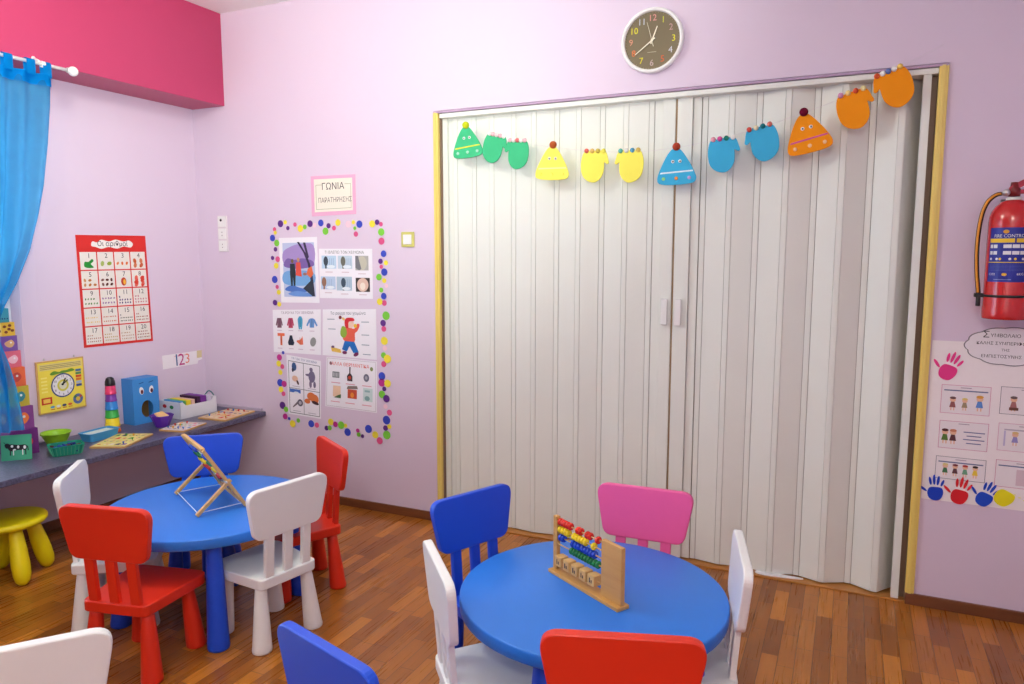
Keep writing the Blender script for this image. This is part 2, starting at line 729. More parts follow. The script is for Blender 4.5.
# window behind the curtain
win = bpy.data.objects.new('window_1', None)
COL.objects.link(win)
win.location = (-0.1, (WY0 + WY1) / 2, WZ0)
win['kind'] = 'structure'
wy, wh = (WY1 - WY0) / 2, WZ1 - WZ0
M_wframe = mat('white_window_paint', (238, 238, 240), 0.4)
b = MB()
for s in (-1, 1):
    b.box((-0.03, s * wy - 0.06 * (s > 0), 0), (0.03, s * wy + 0.06 * (s < 0), wh), M_wframe, 0.004)
b.box((-0.03, -wy, 0), (0.03, wy, 0.06), M_wframe, 0.004)
b.box((-0.03, -wy, wh - 0.06), (0.03, wy, wh), M_wframe, 0.004)
b.box((-0.03, -0.045, 0.06), (0.03, 0.045, wh - 0.06), M_wframe, 0.004)
b.build('window_frame', win)
for s in (-1, 1):
    b = MB()
    b.box((-0.004, min(s * 0.045, s * (wy - 0.06)), 0.06), (0.004, max(s * 0.045, s * (wy - 0.06)), wh - 0.06), M_glass)
    b.build('glass_pane', win)
b = MB()
b.box((0.1, wy, -0.05), (0.114, wy + 0.095, wh + 0.06), M_wall, 0.003)
b.build('window_casing', win)

# stone shelf along the left wall
b = MB()
b.box((-0.005, -4.9, 0.513), (0.526, -0.002, 0.543), M_shelf, 0.004)
b.box((0.008, -0.02, 0.543), (0.50, -0.004, 0.562), mat('clear_sealant_strip', (196, 180, 200), 0.3), 0.003)
o = b.build('window_shelf')
tag(o, 'long blue-grey speckled stone shelf running under the window along the left wall', 'shelf')

# ---------------------------------------------------------------- folding door
door = bpy.data.objects.new('door_1', None)
COL.objects.link(door)
door['kind'] = 'structure'
door.location = (DL, 0.0, 0.0)


def at_depth(X, y):
    """shift an x read at the wall plane to the depth y behind it"""
    return CAM_LOC.x + (X - CAM_LOC.x) * (y - CAM_LOC.y) / (0 - CAM_LOC.y)


def accordion(points, strips):
    """points: centres (x, y) of hinge strips; flat panels between them"""
    mb = MB()
    z0, z1 = 0.014, 2.318
    hw = 0.0125
    th = 0.007
    for (xa, ya), (xb, yb) in zip(points, points[1:]):
        a = Vector((xa + hw + 0.0015, ya, 0))
        c = Vector((xb - hw - 0.0015, yb, 0))
        if c.x < a.x:
            c.x = xb + 0.004
            a.x = xa + hw
        d = (c - a)
        L = d.length
        d.normalize()
        n = Vector((-d.y, d.x, 0))
        M = Matrix(((d.x, n.x, 0, a.x), (d.y, n.y, 0, a.y), (0, 0, 1, 0), (0, 0, 0, 1)))
        mb.box((0, 0, z0), (L, th, z1), M_pvc, 0.0012, M, 1)
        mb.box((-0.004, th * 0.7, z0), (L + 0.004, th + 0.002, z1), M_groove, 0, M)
    for k, (x, y) in enumerate(points):
        if k in strips:
            mb.box((x - hw, y - 0.002, z0), (x + hw, y + 0.006, z1), M_pvc, 0.0025, None, 2)
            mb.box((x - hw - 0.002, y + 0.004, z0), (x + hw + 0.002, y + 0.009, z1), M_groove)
    return mb


def zig(xs, ys):
    return [(at_depth(x, y) - DL, y) for x, y in zip(xs, ys)]


L_X = [1.905, 1.962, 2.078, 2.185, 2.314, 2.430, 2.560, 2.678, 2.805, 2.925, 3.053]
L_Y = [0.052, 0.044, 0.052, 0.042, 0.053, 0.041, 0.054, 0.040, 0.055, 0.040, 0.053]
ptsL = zig(L_X, L_Y)
m1 = accordion(ptsL, range(1, len(ptsL)))
xg = at_depth(3.174, 0.05) - DL
m1.box((ptsL[-1][0] + 0.016, 0.052, 0.014), (xg - 0.066, 0.060, 2.318), M_pvc, 0.001)
m1.box((xg - 0.064, 0.036, 0.014), (xg - 0.004, 0.064, 2.318), M_pvc, 0.003)
m1.build('folding_leaf', door)['label'] = 'left folding leaf of grooved cream panels'
R_X = [3.308, 3.430, 3.553, 3.676, 3.798, 3.909, 4.021, 4.132, 4.222]
R_Y = [0.056, 0.038, 0.058, 0.035, 0.065, 0.033, 0.077, 0.028, 0.125]
ptsR = zig(R_X, R_Y)
m2 = accordion(ptsR, range(0, len(ptsR) - 1))
m2.box((xg + 0.006, 0.036, 0.014), (xg + 0.078, 0.064, 2.318), M_pvc, 0.003)
m2.box((xg + 0.080, 0.050, 0.014), (ptsR[0][0] - 0.016, 0.058, 2.318), M_pvc, 0.001)
m2.build('folding_leaf', door)['label'] = 'right folding leaf, its last panel turned in'
b = MB()
b.box((xg - 0.0045, 0.047, 0.014), (xg + 0.0065, 0.060, 2.318), wood('seam_wood', (188, 160, 120), (140, 106, 74), 0.6, (60, 60, 12)))
b.build('centre_seam', door)
b = MB()
b.box((2.339, 0.004, 0.012), (2.370, 0.036, 2.318), M_pvc, 0.002)
b.build('end_post', door)
b = MB()
b.box((0.0, 0.030, 0.012), (0.030, 0.058, 2.318), M_pvc, 0.002)
b.build('end_post', door)
b = MB()
b.box((0.0, -0.004, DT + 0.003), (DR - DL, 0.10, DT + 0.027), M_pvc, 0.003)
b.build('header_rail', door)
b = MB()
b.box((-0.034, -0.012, DT + 0.029), (DR - DL + 0.034, 0.0, DT + 0.041), mat('mauve_shadow_line', (178, 150, 182), 0.5), 0.002)  # shadow line above the header, put into the moulding's mauve colour
b.build('header_moulding', door)
for x0, x1 in ((-0.037, -0.006), (DR - DL, DR - DL + 0.036)):
    b = MB()
    b.box((x0, -0.012, 0.052), (x1, 0.012, DT + 0.034), M_ytrim, 0.004)
    b.box((x0 + 0.010, -0.016, 0.052), (x1 - 0.012, -0.010, DT + 0.034), M_ytrim, 0.002)
    b.build('door_trim', door)
for x0, x1 in ((-0.037, -0.001), (DR - DL, DR - DL + 0.036)):
    b = MB()
    b.box((x0, 0.012, 0.0), (x1, 0.22, DT + 0.034), M_jamb)
    b.build('door_jamb', door)
b = MB()
b.box((2.364, 0.042, 0.0), (2.394, 0.215, DT + 0.02), M_jamb, 0.002)
b.build('door_stop', door)
b = MB()
b.box((0, 0.10, DT + 0.02), (DR - DL, 0.22, DT + 0.045), M_ytrim)
b.build('head_jamb', door)
for dx in (-0.034, 0.034):
    b = MB()
    hx = xg + dx + 0.001
    b.box((hx - 0.016, 0.014, 1.215), (hx + 0.016, 0.024, 1.345), M_white, 0.004)
    b.box((hx - 0.012, 0.022, 1.222), (hx + 0.012, 0.038, 1.236), M_white, 0.002)
    b.box((hx - 0.012, 0.022, 1.324), (hx + 0.012, 0.038, 1.338), M_white, 0.002)
    b.build('door_handle', door)
b = MB()
rnd = random.Random(8)
poly = [(0, 0), (0.05, -0.012), (0.11, -0.008), (0.20, 0.004), (0.21, 0.018), (0.12, 0.022), (0.06, 0.030), (0.004, 0.026)]
b.prism(catmull(poly, 3), 0.0, 0.006, M_paper, 0.0015)
o = b.build('tape_strip')
o.location = (3.615, 0.022, 0.008)
o.rotation_euler = (0, 0, 0.03)
tag(o, 'crumpled white tape on the floor at the foot of the folding door', 'tape')


# ================================================================ CHAIRS, TABLES, STOOL
def cone_leg(top, foot, z_top, r_top, r_bot, m, bulge=0.0):
    mb = MB()
    n = 9
    pts, rs = [], []
    for k in range(n + 1):
        t = k / n
        z = z_top * (1 - t)
        pts.append((top[0] + (foot[0] - top[0]) * t, top[1] + (foot[1] - top[1]) * t, z))
        rs.append(r_top + (r_bot - r_top) * t ** 0.9 + bulge * math.sin(PI * t))
    pts[-1] = (foot[0], foot[1], 0.010)
    pts.append((foot[0], foot[1], 0.003))
    rs.append(r_bot * 0.965)
    pts.append((foot[0], foot[1], 0.0))
    rs.append(r_bot * 0.86)
    mb.tube(pts, 0, m, 20, True, rs)
    return mb


def make_chair(m, label):
    t = thing('childrens_chair', label, 'chair', group='childrens chairs around the two round tables')
    b = MB()
    seat = rounded([(-0.134, -0.155), (0.134, -0.155), (0.172, 0.172), (-0.172, 0.172)], [0.03, 0.03, 0.045, 0.045], 6)
    b.prism(seat, 0.257, 0.300, m, 0.007, None, 3)
    b.build('seat', t)
    for sx in (-1, 1):
        for sy in (-1, 1):
            cone_leg((sx * 0.108, sy * 0.113), (sx * 0.125, sy * 0.130), 0.262, 0.022, 0.0395, m).build('leg', t)
    # back slats lean slightly rearwards
    lean = math.atan2(0.028, 0.37)
    RX = T(0, -0.138, 0.29) @ Matrix.Rotation(lean, 4, 'X')
    for sx in (-1, 0, 1):
        b = MB()
        b.box((sx * 0.088 - 0.020, -0.010, 0.0), (sx * 0.088 + 0.020, 0.010, 0.225), m, 0.005, RX, 2)
        b.build('slat', t)
    b = MB()
    pan = rounded([(-0.156, 0.176), (0.156, 0.176), (0.194, 0.380), (-0.194, 0.380)], [0.042, 0.042, 0.046, 0.046], 8)
    # extrude in depth: polygon x, z -> rotate upright
    Mx = RX @ Matrix(((1, 0, 0, 0), (0, 0, -1, 0.014), (0, 1, 0, 0), (0, 0, 0, 1)))
    b.prism(pan, 0.0, 0.028, m, 0.006, Mx, 3)
    b.build('backrest', t)
    return t


def make_table(name_label, loc, leg_angle, m):
    t = thing('round_table', name_label, 'table', loc, group='round childrens play tables')
    b = MB()
    b.lathe([(0, 0.436), (0.418, 0.436), (0.427, 0.438), (0.430, 0.443), (0.4305, 0.458), (0.4300, 0.4745), (0.4283, 0.4785), (0.4245, 0.480), (0, 0.480)], m, None, 96, True)
    o = b.build('tabletop', t)
    for k in range(4):
        a = math.radians(leg_angle + 90 * k)
        c, s = math.cos(a), math.sin(a)
        cone_leg((0.325 * c, 0.325 * s), (0.368 * c, 0.368 * s), 0.448, 0.028, 0.043, M_blue).build('leg', t)
    return t


T1 = (3.2554, -1.4369)
T2 = (1.4697, -1.347)
make_table('blue round plastic table standing alone before the folding door, boxy wooden bead abacus on it', (T1[0], T1[1], 0), 264, M_tblue)
make_table('blue round plastic table near the window shelf, slanting wooden easel abacus on it', (T2[0], T2[1], 0), -41, M_tblue)

R = math.radians
protos = {}
CH = [
    ('w', 1.820, -1.386, 78.7, 'white plastic childrens chair right of the far table, whole back and slats toward us'),
    ('r', 1.553, -1.762, 12.9, 'red plastic childrens chair in front of the far table, back toward us'),
    ('b', 2.853, -1.293, -114.3, 'deep blue plastic childrens chair left of the nearer table by the folding door'),
    ('p', 3.291, -1.060, 182.1, 'pink plastic childrens chair between the nearer table and the folding door'),
    ('r', 3.477, -1.880, 18.2, 'red childrens chair at the near edge of the nearer table, cut by the picture bottom'),
    ('w', 3.024, -1.703, -48.1, 'white childrens chair seen edge-on left of the nearer table, in front of a blue chair'),
    ('w', 3.547, -1.386, 102.7, 'white childrens chair seen edge-on at the right end of the nearer table'),
    ('b', 2.952, -2.176, -16.4, 'blue childrens chair at bottom centre, only its backrest corner showing'),
    ('w', 1.158, -1.562, -49.8, 'white childrens chair left of the far table, half hidden by a red chair'),
    ('b', 1.177, -1.124, -138.0, 'deep blue childrens chair behind the far table, backrest against the window shelf'),
    ('r', 1.657, -0.990, 148.6, 'red childrens chair at the back right of the far table, nearest the poster wall'),
    ('w', 2.140, -2.530, 52.0, 'off-white childrens chair in the bottom left corner, only the backrest top showing'),
]
CM = {'w': M_white, 'r': M_red, 'b': M_blue, 'p': M_pink}
for kind, x, y, a, lab in CH:
    if kind not in protos:
        o = protos[kind] = make_chair(CM[kind], lab)
        o.location = (x, y, 0)
        o.rotation_euler = (0, 0, R(a))
    else:
        o = dup(protos[kind], (x, y, 0), R(a), lab)
    if (x, y) == (3.477, -1.880):
        o.scale = (1.03, 1.03, 1.03)

st = thing('childrens_stool', 'round yellow plastic stool with fat peg legs below the window shelf', 'stool', (0.31, -1.52, 0))
b = MB()
b.lathe([(0, 0.262), (0.140, 0.262), (0.155, 0.266), (0.165, 0.277), (0.166, 0.288), (0.160, 0.297), (0.146, 0.300), (0, 0.300)], M_yellow, None, 48)
b.build('seat', st)
for a in (75, 165, 255, 345):
    c, s = math.cos(R(a)), math.sin(R(a))
    b = MB()
    prof = [(0.0, 0.098, 0.026), (0.15, 0.105, 0.031), (0.4, 0.121, 0.037), (0.65, 0.137, 0.040), (0.82, 0.148, 0.038), (0.93, 0.154, 0.031), (0.985, 0.157, 0.018), (1.0, 0.158, 0.010)]
    b.tube([(r_ * c, r_ * s, 0.268 * (1 - t)) for t, r_, w in prof], 0, M_yellow, 18, True, [w for t, r_, w in prof])
    b.build('leg', st)

# ================================================================ ABACUS on the nearer table
ab = thing('bead_abacus', 'wooden bead frame with coloured bead rows standing on the nearer blue table', 'abacus', (3.2365, -1.4355, 0.48), math.atan2(-0.188, 0.308))
HL = 0.172
b = MB()
b.box((-HL - 0.004, -0.026, 0.0), (HL + 0.004, 0.024, 0.012), M_beech2, 0.002)
b.build('base_board', ab)
b = MB()
b.box((-HL, -0.008, 0.012), (-HL + 0.020, 0.008, 0.199), M_beech2, 0.002)
b.build('end_post', ab)
b = MB()
b.box((HL - 0.094, -0.008, 0.012), (HL, 0.008, 0.196), M_beech2, 0.002)
b.build('end_panel', ab)
BEAD = {'red': mat('red_lacquer_bead', (214, 40, 22), 0.25), 'yellow': mat('yellow_lacquer_bead', (244, 214, 30), 0.25),
        'blue': mat('blue_lacquer_bead', (22, 66, 190), 0.25), 'green': mat('green_lacquer_bead', (20, 120, 62), 0.25)}
rows = [(0.183, 'red', [0.004, 0.016, 0.028, 0.040, 0.052, 0.088, 0.100, 0.130, 0.142, 0.176]),
        (0.156, 'yellow', [0.004, 0.017, 0.030, 0.043, 0.070, 0.083, 0.096, 0.109, 0.122, 0.158]),
        (0.129, 'blue', [0.006, 0.019, 0.066, 0.080, 0.093, 0.110, 0.123, 0.136, 0.149, 0.162]),
        (0.102, 'green', [0.060, 0.073, 0.086, 0.099, 0.112, 0.125, 0.138, 0.151, 0.164, 0.177])]
rod_bm = MB()
for z, c, xs in rows:
    b = MB()
    b.tube([(-HL + 0.018, 0, z), (HL - 0.088, 0, z)], 0.0022, M_beech, 8)
    b.build('rod', ab)
    for x in xs:
        xx = -HL + 0.027 + x * 1.13
        b = MB()
        Mb = T(xx, 0, z) @ Matrix.Rotation(PI / 2, 4, 'Y')
        b.lathe([(0, -0.0058), (0.007, -0.0060), (0.0120, -0.0036), (0.0130, 0), (0.0120, 0.0036), (0.007, 0.0060), (0, 0.0058)], BEAD[c], Mb, 14)
        b.build('bead', ab)['label'] = c + ' bead'
b = MB()
b.tube([(-HL + 0.018, 0, 0.045), (HL - 0.088, 0, 0.045)], 0.003, M_beech, 8)
b.build('rod', ab)
for k in range(5):
    x0 = -HL + 0.038 + k * 0.043
    b = MB()
    b.box((x0 - 0.017, -0.017, 0.030), (x0 + 0.017, 0.017, 0.066), M_beech, 0.004)
    b.box((x0 - 0.006, -0.0178, 0.040), (x0 - 0.002, -0.0168, 0.056), M_ink)
    b.box((x0 + 0.002, -0.0178, 0.040), (x0 + 0.006, -0.0168, 0.050), M_ink)
    b.build('letter_block', ab)

# ================================================================ EASEL ABACUS on the far table
ea = thing('easel_abacus', 'wooden easel abacus with slanted bead frame and A-legs on the far blue table', 'abacus', (1.490, -1.228, 0.48), math.atan2(-0.466, 0.885))
# local x runs along the frame, local y away from us; frame bottom at y=0, feet at y=-0.205
HW = 0.162
ft = (0.0, -0.0, 0.008)
topv = Vector((0, -0.165, 0.275))
for s in (-1, 1):
    b = MB()
    b.bar((s * HW, 0.0, 0.006), (s * HW, topv.y, topv.z), 0.014, 0.030, M_beech, (1, 0, 0), 0.002)
    b.build('frame_rail', ea)
    b = MB()
    xs = s * (HW + 0.017)
    b.bar((xs, -0.205, 0.006), (xs, -0.062, 0.135), 0.014, 0.018, M_beech, (1, 0, 0), 0.002)
    b.build('prop_leg', ea)
    b = MB()
    b.tube([(xs + 0.010 * s, -0.082, 0.128), (xs - 0.02 * s, -0.082, 0.128)], 0.005, M_metal, 10)
    b.build('hinge_bolt', ea)
for f in (0.10, 0.985):
    b = MB()
    p = topv * f
    b.bar((-HW, p.y, p.z + 0.004), (HW, p.y, p.z + 0.004), 0.016, 0.014, M_beech, (0, 0, 1), 0.002)
    b.build('cross_rail', ea)
d = topv.normalized()
nrm = Vector((0, -d.z, d.y))       # normal pointing to the prop side
b = MB()
Mq = Matrix(((1, 0, 0, 0), (0, d.y, nrm.y, 0), (0, d.z, nrm.z, 0.004), (0, 0, 0, 1)))
b.box((-HW + 0.008, 0.035, -0.002), (HW - 0.008, 0.13, 0.002), pm((226, 214, 150)), 0, Mq)
pic = [(210, 52, 60), (60, 140, 60), (240, 200, 40), (60, 90, 180), (230, 130, 50), (150, 60, 130)]
rp = random.Random(3)
for k in range(26):
    u = -HW + 0.03 + rp.random() * (2 * HW - 0.06)
    v = 0.045 + rp.random() * 0.075
    for zz in (-0.0035, 0.0020):
        b.prism([(u + 0.011 * math.cos(a * PI / 4), v + 0.011 * math.sin(a * PI / 4)) for a in range(8)], zz, zz + 0.0015, pm(pic[k % 6]), 0, Mq)
b.build('picture_board', ea)
for r_i in range(4):
    v = 0.155 + r_i * 0.036
    p = d * v
    b = MB()
    b.tube([(-HW, p.y, p.z), (HW, p.y, p.z)], 0.0025, M_metal, 6)
    b.build('rod', ea)
    colr = ['red', 'yellow', 'green', 'blue'][r_i]
    for k in range(8):
        x = -HW + 0.02 + k * 0.021 + (0.10 if k > 4 else 0)
        b = MB()
        b.lathe([(0, -0.009), (0.008, -0.008), (0.012, 0), (0.008, 0.008), (0, 0.009)], BEAD[colr], T(x, p.y, p.z) @ Matrix.Rotation(PI / 2, 4, 'Y'), 12)
        b.build('bead', ea)['label'] = colr + ' bead'
b = MB()
for k in range(7):
    p = d * (0.04 + 0.036 * k)
    for s in (-1, 1):
        b.tube([(s * (HW + 0.0075), p.y, p.z), (s * (HW + 0.0105), p.y, p.z)], 0.005, M_dark, 8)
b.build('rod_caps', ea)
b = MB()
M_string = mat('white_cord', (236, 236, 240), 0.7, noise=0.02)
b.tube([(-HW - 0.017, -0.198, 0.014), (HW + 0.017, -0.198, 0.014)], 0.0017, M_string, 6)
for s in (-1, 1):
    b.tube([(s * (HW + 0.012), -0.196, 0.014), (s * HW, -0.005, 0.018)], 0.0017, M_string, 6)
b.build('cord', ea)

# ================================================================ THINGS ON THE SHELF
S = 0.543
# --- nesting picture cubes stacked as a tower in front of the window
cubes = [(0.132, (112, 44, 120), (220, 60, 80), 'large purple picture cube at the base of the tower by the curtain'),
         (0.118, (138, 70, 140), (238, 120, 60), 'mauve picture cube with orange patch, second from the bottom of the tower'),
         (0.104, (196, 176, 60), (60, 140, 150), 'olive yellow picture cube with teal side, third from the tower base'),
         (0.098, (226, 104, 62), (196, 70, 60), 'orange picture cube in the middle of the tower by the curtain'),
         (0.084, (224, 108, 128), (240, 190, 200), 'pink picture cube with pale face, above the orange cube of the tower'),
         (0.076, (120, 84, 160), (220, 170, 120), 'purple picture cube with a tan animal, third from the tower top'),
         (0.068, (238, 190, 66), (128, 60, 40), 'yellow cube with brown spots, second from the tower top'),
         (0.052, (70, 158, 170), (30, 60, 110), 'small teal cube with dark dots, topmost of the tower')]
z = S
for k, (s, c, c2, lab) in enumerate(cubes):
    b = MB()
    h = s / 2
    b.box((-h, -h, 0), (h, h, s), pm(c), 0.002)
    for face in range(2):
        # printed shapes on the two visible sides
        Mf = Matrix.Rotation(face * -PI / 2, 4, 'Z') @ T(h, 0, h) @ LEFT.to_3x3().to_4x4()
        if k == 6:
            for u, v in ((-0.018, 0.014), (0.008, 0.018), (0.02, -0.008), (-0.012, -0.014), (0.004, 0.0)):
                b.prism([(u + 0.009 * math.cos(a * PI / 5), v + 0.007 * math.sin(a * PI / 5)) for a in range(10)], 0.0, 0.0008, pm(c2), 0, Mf)
        elif k == 7:
            for u in (-0.016, -0.005, 0.006, 0.017):
                b.prism([(u + 0.003 * math.cos(a * PI / 4), -0.012 + 0.003 * math.sin(a * PI / 4)) for a in range(8)], 0.0, 0.0008, pm(c2), 0, Mf)
        else:
            e = s * 0.30
            b.prism(catmull([(e, 0), (e * 0.5, e * 0.8), (-e * 0.3, e * 0.6), (-e, e * 0.1), (-e * 0.5, -e * 0.7), (e * 0.4, -e * 0.8)], 4), 0.0, 0.0008, pm(c2), 0, Mf)
            b.prism([(e * 0.3 + s * 0.06 * math.cos(a * PI / 4), e * 0.2 + s * 0.06 * math.sin(a * PI / 4)) for a in range(8)], 0.0008, 0.0014, pm((240, 236, 230)), 0, Mf)
    o = b.build('picture_cube')
    if k == 7:
        o.scale = (1, 1, 1.35)
    o.location = (0.110, -1.322 - 0.45 * (0.132 - s), z + 0.0004)
    o.rotation_euler = (0, 0, R([-8, -4, 3, -6, 2, -5, 4, -10][k]))
    tag(o, lab, 'toy block', 'picture cubes stacked in a tower on the shelf')
    z += s * (1.35 if k == 7 else 1) + 0.0004
b = MB()
b.lathe([(0, 0), (0.009, 0), (0.010, 0.012), (0.007, 0.022), (0.0085, 0.030), (0, 0.034)], pm((104, 84, 110)), None, 14)
o = b.build('peg_figure')
o.location = (0.112, -1.356, z)
tag(o, 'tiny dark peg figure on top of the teal cube of the tower', 'toy')

# --- cow picture card
cw = Sheet([(-0.066, 0.126), (0.066, 0.126), (-0.066, 0), (0.066, 0)], UP, 0.004)
cw.base(pm((70, 168, 130)))
K, Wh = pm((30, 26, 32)), pm((236, 236, 232))
cw.poly(catmull([(0.20, 0.62), (0.35, 0.64), (0.55, 0.60), (0.80, 0.60), (0.84, 0.48), (0.78, 0.38), (0.55, 0.40), (0.35, 0.36), (0.24, 0.44)], 3), K, 1)
cw.poly(catmull([(0.12, 0.60), (0.16, 0.68), (0.26, 0.66), (0.28, 0.54), (0.18, 0.48)], 3), K, 1)
cw.ell(0.36, 0.56, 0.045, Wh, 0.05, 2)
cw.ell(0.56, 0.52, 0.04, Wh, 0.06, 2)
cw.ell(0.77, 0.50, 0.045, Wh, 0.07, 2)
cw.ell(0.44, 0.42, 0.05, Wh, 0.03, 2)
for u in (0.30, 0.40, 0.70, 0.80):
    cw.rect(u - 0.018, 0.20, u + 0.018, 0.42, K if u in (0.30, 0.80) else Wh, 1)
cw.poly([(0.12, 0.68), (0.08, 0.74), (0.15, 0.70)], K, 1)
cw.poly([(0.84, 0.56), (0.88, 0.54), (0.90, 0.36), (0.87, 0.36)], K, 1)
o = cw.build('cow_picture_card')
o.matrix_world = T(0.232, -1.406, S + 0.065) @ Matrix.Rotation(R(44), 4, 'Z') @ Matrix.Rotation(R(82), 4, 'X')
tag(o, 'square green card with a black and white cow, propped on the shelf before the cubes', 'picture card')

# --- green bowl
def tub(w0, d0, w1, d1, h, m, th=0.003, rim=0.004, seg=6):
    """open tapered tub: bottom w0 x d0, top w1 x d1"""
    mb = MB()
    t = bmesh.new()
    def ring(w, d, z, r):
        return [t.verts.new((p[0], p[1], z)) for p in rounded([(-w / 2, -d / 2), (w / 2, -d / 2), (w / 2, d / 2), (-w / 2, d / 2)], r, seg)]
    r0 = min(w0, d0) * 0.22
    r1 = min(w1, d1) * 0.22
    R_ = [ring(w0, d0, 0, r0), ring(w1, d1, h - rim, r1), ring(w1 + 2 * rim, d1 + 2 * rim, h - rim, r1), ring(w1 + 2 * rim, d1 + 2 * rim, h, r1),
          ring(w1 - 2 * th, d1 - 2 * th, h, r1), ring(w0 - 2 * th, d0 - 2 * th, th, r0)]
    t.faces.new(R_[0][::-1])
    for A, B in zip(R_, R_[1:]):
        n = len(A)
        for k in range(n):
            t.faces.new((A[k], A[(k + 1) % n], B[(k + 1) % n], B[k]))
    t.faces.new(R_[-1])
    bmesh.ops.recalc_face_normals(t, faces=t.faces)
    return mb._take(t, m, None, False)


b = MB()
b.lathe([(0, 0.0), (0.040, 0.0), (0.046, 0.006), (0.070, 0.052), (0.078, 0.070), (0.081, 0.072), (0.081, 0.076), (0.076, 0.075), (0.066, 0.054), (0.042, 0.010), (0, 0.008)], mat('lime_green_plastic', (150, 200, 30), 0.35), None, 32)
for s in (-1, 1):
    b.box((-0.018, s * 0.080 - 0.006, 0.068), (0.018, s * 0.080 + 0.006, 0.074), MATS['lime_green_plastic'], 0.002)
o = b.build('small_bowl')
o.location = (0.135, -1.142, S)
o.scale = (0.90, 0.90, 1.0)
tag(o, 'lime green plastic bowl on the shelf behind the small green basket', 'bowl')

# --- lattice basket with dark blue pieces
bk = thing('small_basket', 'translucent green lattice basket filled with dark blue pieces on the shelf', 'basket', (0.335, -1.225, S), R(-25))
tub(0.090, 0.125, 0.112, 0.150, 0.052, M_teal_plastic).build('basket_body', bk)
b = MB()
for k in range(9):
    y = -0.06 + k * 0.015
    for s in (-1, 1):
        b.bar((s * 0.0465, y, 0.004), (s * 0.0575, y * 1.15, 0.050), 0.003, 0.002, pm((90, 190, 150)), (0, 1, 0))
for k in range(7):
    x = -0.042 + k * 0.014
    for s in (-1, 1):
        b.bar((x, s * 0.064, 0.004), (x * 1.2, s * 0.0765, 0.050), 0.003, 0.002, pm((90, 190, 150)), (1, 0, 0))
b.build('lattice', bk)
b = MB()
rb = random.Random(5)
for k in range(60):
    x, y = rb.uniform(-0.042, 0.042), rb.uniform(-0.058, 0.058)
    zz = rb.uniform(0.012, 0.044)
    Mx = T(x, y, zz) @ Matrix.Rotation(rb.random() * 3, 4, 'Z') @ Matrix.Rotation(rb.random() * 3, 4, 'X')
    b.box((-0.010, -0.006, -0.004), (0.010, 0.006, 0.004), pm([(24, 40, 120), (30, 60, 150), (20, 28, 80), (30, 60, 150), (40, 90, 170), (90, 60, 60)][k % 6]), 0.0015, Mx, 1)
o = b.build('plastic_pieces')
o.location = (0.335, -1.225, S + 0.0)
o.rotation_euler = (0, 0, R(-25))
tag(o, 'heap of small dark blue plastic pieces inside the green lattice basket', 'toy pieces', kind='stuff')

# --- light blue tray box
bt = thing('plastic_tray', 'light blue oblong plastic tray holding pale paper, beside the rainbow cups', 'tray', (0.195, -0.937, S), R(4))
tub(0.085, 0.170, 0.100, 0.190, 0.046, mat('sky_blue_plastic', (70, 158, 214), 0.35)).build('tray_body', bt)
b = MB()
b.box((-0.036, -0.075, 0.030), (0.036, 0.075, 0.041), pm((206, 224, 220)), 0.002)
o = b.build('paper_stack')
o.location = (0.195, -0.937, S)
o.rotation_euler = (0, 0, R(4))
tag(o, 'pale folded paper lying in the light blue tray', 'paper')

# --- stacking cups, upside-down tower
cups = [(0.040, 0.034, (236, 112, 30), 'orange cup at the base of the rainbow cup tower'),
        (0.0385, 0.050, (244, 216, 30), 'yellow cup, second from the base of the rainbow cup tower'),
        (0.0355, 0.048, (50, 170, 70), 'green cup in the rainbow cup tower'),
        (0.0330, 0.048, (40, 130, 210), 'blue cup in the rainbow cup tower'),
        (0.0300, 0.042, (120, 50, 160), 'purple cup in the rainbow cup tower'),
        (0.0290, 0.050, (224, 54, 110), 'pink cup below the black top of the rainbow cup tower'),
        (0.0265, 0.050, (24, 22, 30), 'black domed cup on top of the rainbow cup tower')]
z = S
CX, CY = 0.122, -0.800
for k, (r_, h, c, lab) in enumerate(cups):
    b = MB()
    m = mat('cup_plastic_%d' % k, c, 0.35)
    if k == 6:
        prof = [(0, 0), (r_, 0), (r_ * 1.04, 0.006), (r_ * 0.98, h * 0.5), (r_ * 0.75, h * 0.85), (r_ * 0.4, h * 0.98), (0, h)]
    else:
        prof = [(0, 0), (r_ * 1.03, 0), (r_ * 1.05, 0.003), (r_ * 1.05, 0.008), (r_, 0.010), (r_ * 0.92, h - 0.003), (r_ * 0.88, h), (0, h)]
    b.lathe(prof, m, None, 28)
    o = b.build('stacking_cup')
    o.location = (CX, CY, z)
    tag(o, lab, 'cup', 'rainbow stacking cups in a tower on the shelf')
    z += h

# --- blue box with a face
bf = thing('face_box', 'blue cardboard box with cartoon eyes and round open mouth, upright on the shelf', 'box', (0.058, -0.556, S), R(-3))
M_bb = mat('blue_painted_card', (58, 140, 214), 0.55, noise=0.04, nscale=20)
hx, hy, hz = 0.052, 0.086, 0.278
t = bmesh.new()
b = MB()
b.box((-hx, -hy, 0), (hx - 0.004, -hy + 0.004, hz), M_bb, 0.0008)
b.box((-hx, hy - 0.004, 0), (hx - 0.004, hy, hz), M_bb, 0.0008)
b.box((-hx, -hy, 0), (-hx + 0.004, hy, hz), M_bb, 0.0008)
b.box((-hx, -hy, 0), (hx - 0.004, hy, 0.004), M_bb, 0.0008)
b.box((-hx, -hy, hz - 0.004), (hx - 0.004, hy, hz), M_bb, 0.0008)
b.box((-hx + 0.005, -hy + 0.005, 0.005), (-hx + 0.007, hy - 0.005, hz - 0.005), pm((150, 112, 60)))
